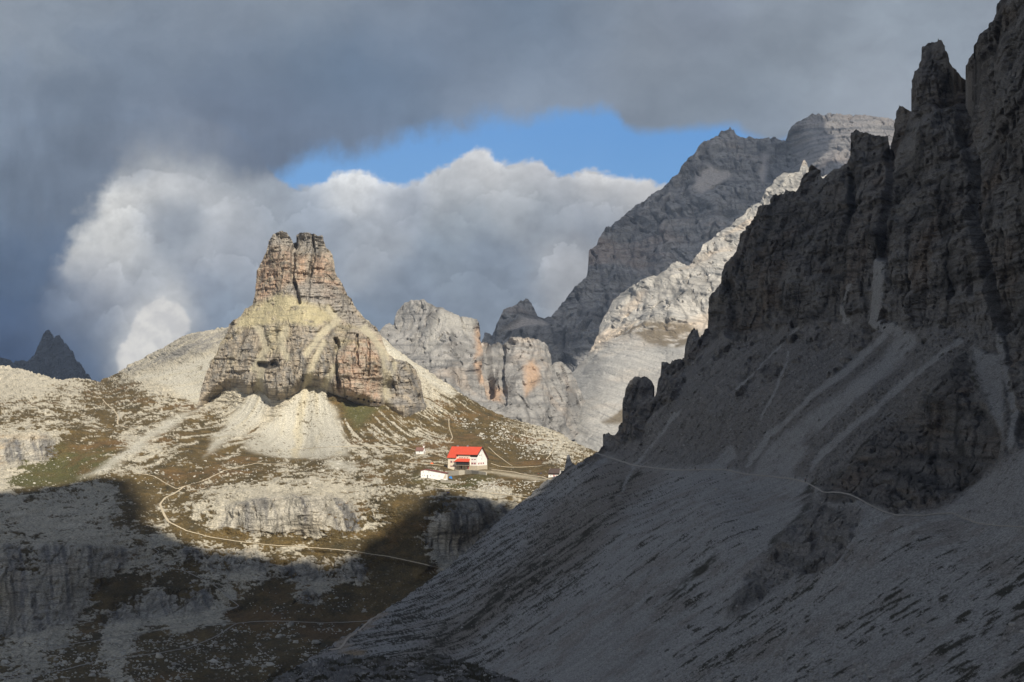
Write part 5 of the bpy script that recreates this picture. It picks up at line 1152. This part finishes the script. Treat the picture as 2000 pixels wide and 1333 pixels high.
# ------------------------------------------------------------------ unseen clouds added overhead, cut to shade valley, massif and far peak
def shade_deck(name, H, cells, jobs, thick, label, thin=0.010):
    """jobs: (points, shaded?) on the terrain; each is carried up the sun's ray to height H, giving the outline of the cloud"""
    pts = []; lit = []
    for P, sh in jobs:
        P = P.reshape(-1, 3); t = (H-P[:, 2])/SUN[2]
        pts.append(P[:, :2]+t[:, None]*SUN[None, :2]); lit.append(sh.ravel())
    XY = np.concatenate(pts); S = np.concatenate(lit)
    pad = 25*cells
    x0, y0 = XY.min(0)-pad; x1, y1 = XY.max(0)+pad
    nx, ny = int((x1-x0)/cells)+1, int((y1-y0)/cells)+1
    ix = ((XY[:, 0]-x0)/cells).astype(int); iy = ((XY[:, 1]-y0)/cells).astype(int)
    a = np.bincount(iy*nx+ix, weights=S.astype(float), minlength=nx*ny).reshape(ny, nx)
    b_ = np.bincount(iy*nx+ix, weights=1.0-S, minlength=nx*ny).reshape(ny, nx)
    val = np.where(b_ > 0.0, -1.0, np.where(a > 0, 1.0, np.nan))
    # spread known cells into the unknown ones
    known = np.isfinite(val); v = np.where(known, val, 0.0); w = known.astype(float)
    def blur(g, n):
        for _ in range(n):
            g = (np.pad(g, ((1,1),(0,0)), 'edge')[:-2]+2*g+np.pad(g, ((1,1),(0,0)), 'edge')[2:])/4
            g = (np.pad(g, ((0,0),(1,1)), 'edge')[:, :-2]+2*g+np.pad(g, ((0,0),(1,1)), 'edge')[:, 2:])/4
        return g
    bv, bw = blur(v*1.0, 1), blur(w, 1)
    wide_v, wide_w = blur(v, 14), blur(w, 14)
    f_ = np.where(bw > 0.15, bv/np.maximum(bw, 1e-6), np.where(wide_w > 0.02, wide_v/np.maximum(wide_w, 1e-6)-0.0, -0.6))
    f_ = blur(f_, 1)
    gx, gy = np.meshgrid(x0+cells*np.arange(nx), y0+cells*np.arange(ny))
    keep = f_ > 0
    th = thick*np.sqrt(np.clip(blur(np.clip(f_, 0, 1), 3), 0, 1))*(0.7+1.3*billow(gx/120, gy/120, 0, 4, 401))
    up = np.stack([gx+SUN[0]*th*2, gy+SUN[1]*th*2, H+SUN[2]*th*2], -1); dn = np.stack([gx, gy, H-0.25*th*0-0.0*gx], -1)
    idx = np.arange(nx*ny).reshape(ny, nx)
    fk = keep[:-1, :-1] & keep[1:, :-1] & keep[1:, 1:] & keep[:-1, 1:]
    q = np.stack([idx[:-1, :-1], idx[:-1, 1:], idx[1:, 1:], idx[1:, :-1]], -1)[fk]
    qd = q[:, ::-1]+nx*ny
    # close the rim
    und = {}
    for f in q:
        for k in range(4):
            e = (f[k], f[(k+1) % 4]); und[e] = 1
    rim = [(a_, b2) for (a_, b2) in und if (b2, a_) not in und]
    rq = np.array([(b2, a_, a_+nx*ny, b2+nx*ny) for a_, b2 in rim])
    V = np.concatenate([up.reshape(-1, 3), dn.reshape(-1, 3)])
    m, nt = new_mat(name+'_blocker'); L = nt.links
    df = N(nt, 'ShaderNodeBsdfDiffuse'); df.inputs['Color'].default_value = (0.85, 0.86, 0.88, 1)
    tl = N(nt, 'ShaderNodeBsdfTranslucent'); tl.inputs['Color'].default_value = (0.35, 0.38, 0.42, 1)
    mx = N(nt, 'ShaderNodeMixShader'); mx.inputs[0].default_value = 0.5
    L.new(df.outputs[0], mx.inputs[1]); L.new(tl.outputs[0], mx.inputs[2])
    tr_ = N(nt, 'ShaderNodeBsdfTransparent'); m2 = N(nt, 'ShaderNodeMixShader'); m2.inputs[0].default_value = 1-math.sqrt(thin)
    L.new(tr_.outputs[0], m2.inputs[1]); L.new(mx.outputs[0], m2.inputs[2])
    out = N(nt, 'ShaderNodeOutputMaterial'); L.new(m2.outputs[0], out.inputs['Surface'])
    o = np_mesh(name, V, np.concatenate([q, qd, rq]), None, m, True)
    return tag(o, label, 'shade_cloud')
SHADE_LINE = [(-700,1010),(-50,968),(0,965),(60,955),(120,946),(165,935),(200,926),(250,930),(285,942),(305,965),(312,985),(325,1018),(370,1046),(450,1068),(560,1080),(640,1082),(690,1074),(702,1048),(760,1018),(805,985),(845,949),(900,957),(960,966),(1015,979),(1100,992),(1700,1000)]
st2 = (slice(None, None, 2), slice(None, None, 2))
g_sh = gs.py[st2] > poly_y(gs.xs[::2], SHADE_LINE)[None]
vis = (~gs.clampT)[st2] & (gs.px[st2] > -560) & (gs.px[st2] < 1350) & (gs.py < poly_y(gs.xs, RIDGE_TOP)[None]+6)[st2]
rvis = (~rs.clampT)[st2] & (rs.py[st2] > -700)
tvis = (~ts.clampT & ~ts.clampB)[st2]
hutP = np.stack([gs.sample(np.linspace(870, 1094, 60), np.full(60, yy)) for yy in (905., 915., 925., 935.)]).reshape(-1, 3)+np.array((0, 0, 5.0))
shade_deck('shade_cloud', 1150.0, 6.0, [(gs.P[st2][vis], g_sh[vis]), (ts.P[st2][tvis], np.zeros(tvis.sum(), bool)), (np.concatenate([hutP+np.array((a_, b_, 0.0)) for a_ in (-8, 0, 8) for b_ in (-8, 0, 8)]), np.zeros(9*len(hutP), bool)), (rs.P[st2][rvis], np.ones(rvis.sum(), bool)), (ks.P[st2].reshape(-1, 3), np.ones(ks.P[st2].size//3, bool))], 60, 'grey cloud added out of view, cut to shade the dark ridge and the valley floor')
fvis = ((~fs.clampT) & (fs.py < poly_y(fs.xs, SPUR_TOP)[None]-1) & (fs.px < 1740))[st2]; svis = (~ss.clampT)[st2]; cvis = (~cs.clampT)[st2]; pvis = (~ps.clampT)[st2]
fdome = (dome > 0.5)[st2]
shade_deck('shade_cloud', 2500.0, 16.0, [(fs.P[st2][fvis & fdome], np.ones((fvis & fdome).sum(), bool))], 60, 'thin pale cloud added out of view, cut to dim the flat summit', 0.45)
shade_deck('shade_cloud', 2100.0, 14.0, [(fs.P[st2][fvis & ~fdome], np.ones((fvis & ~fdome).sum(), bool)), (ss.P[st2][svis], np.zeros(svis.sum(), bool)), (cs.P[st2][cvis], np.zeros(cvis.sum(), bool))], 90, 'grey cloud added out of view, cut to shade the high massif', 0.13)
shade_deck('shade_cloud', 2100.0, 30.0, [(ps.P[st2][pvis], np.ones(pvis.sum(), bool))], 90, 'grey cloud added out of view, cut to shade the far peak')

# ------------------------------------------------------------------ air, light, camera
HAZE = 3.2e-5
if HAZE:
    b = MB(); b.box(-5000, 5000, -300, 6500, -700, 1050)
    m, nt = new_mat('mountain_air')
    pv = N(nt, 'ShaderNodeVolumePrincipled'); pv.inputs['Color'].default_value = (0.55, 0.70, 0.98, 1); pv.inputs['Density'].default_value = HAZE
    pv.inputs['Anisotropy'].default_value = 0.0
    out = N(nt, 'ShaderNodeOutputMaterial'); nt.links.new(pv.outputs[0], out.inputs['Volume'])
    tag(b.build('haze', m), kind='stuff')

w = bpy.data.worlds.new('World'); scene.world = w; w.use_nodes = True
nt = w.node_tree
sk = nt.nodes.new('ShaderNodeTexSky'); sk.sky_type = 'NISHITA'; sk.sun_disc = False
sk.sun_elevation = SUN_EL; sk.sun_rotation = math.pi-SUN_AZ; sk.altitude = 2400
nt.links.new(sk.outputs[0], nt.nodes['Background'].inputs['Color']); nt.nodes['Background'].inputs['Strength'].default_value = 0.06

ld = bpy.data.lights.new('sun', 'SUN'); ld.energy = 5.0; ld.angle = math.radians(0.4); ld.color = (1.0, 0.92, 0.78)
lo = link(bpy.data.objects.new('sun', ld)); lo.rotation_euler = Vector(SUN).to_track_quat('Z', 'Y').to_euler(); lo.location = (0, 0, 50)

cd = bpy.data.cameras.new('camera'); cam = link(bpy.data.objects.new('camera', cd))
cd.sensor_width = 36.0; cd.lens = F/2000*36.0; cd.shift_y = (HY-666.5)/2000; cd.clip_start = 1.0; cd.clip_end = 60000
cam.location = (0, 0, 0); cam.rotation_euler = (math.pi/2, 0, 0)
scene.camera = cam
scene.view_settings.view_transform = 'Standard'; scene.view_settings.look = 'None'
scene.view_settings.exposure = 0.25; scene.view_settings.gamma = 1.0
scene.cycles.use_denoising = True
scene.cycles.max_bounces = 5; scene.cycles.diffuse_bounces = 3; scene.cycles.volume_bounces = 1
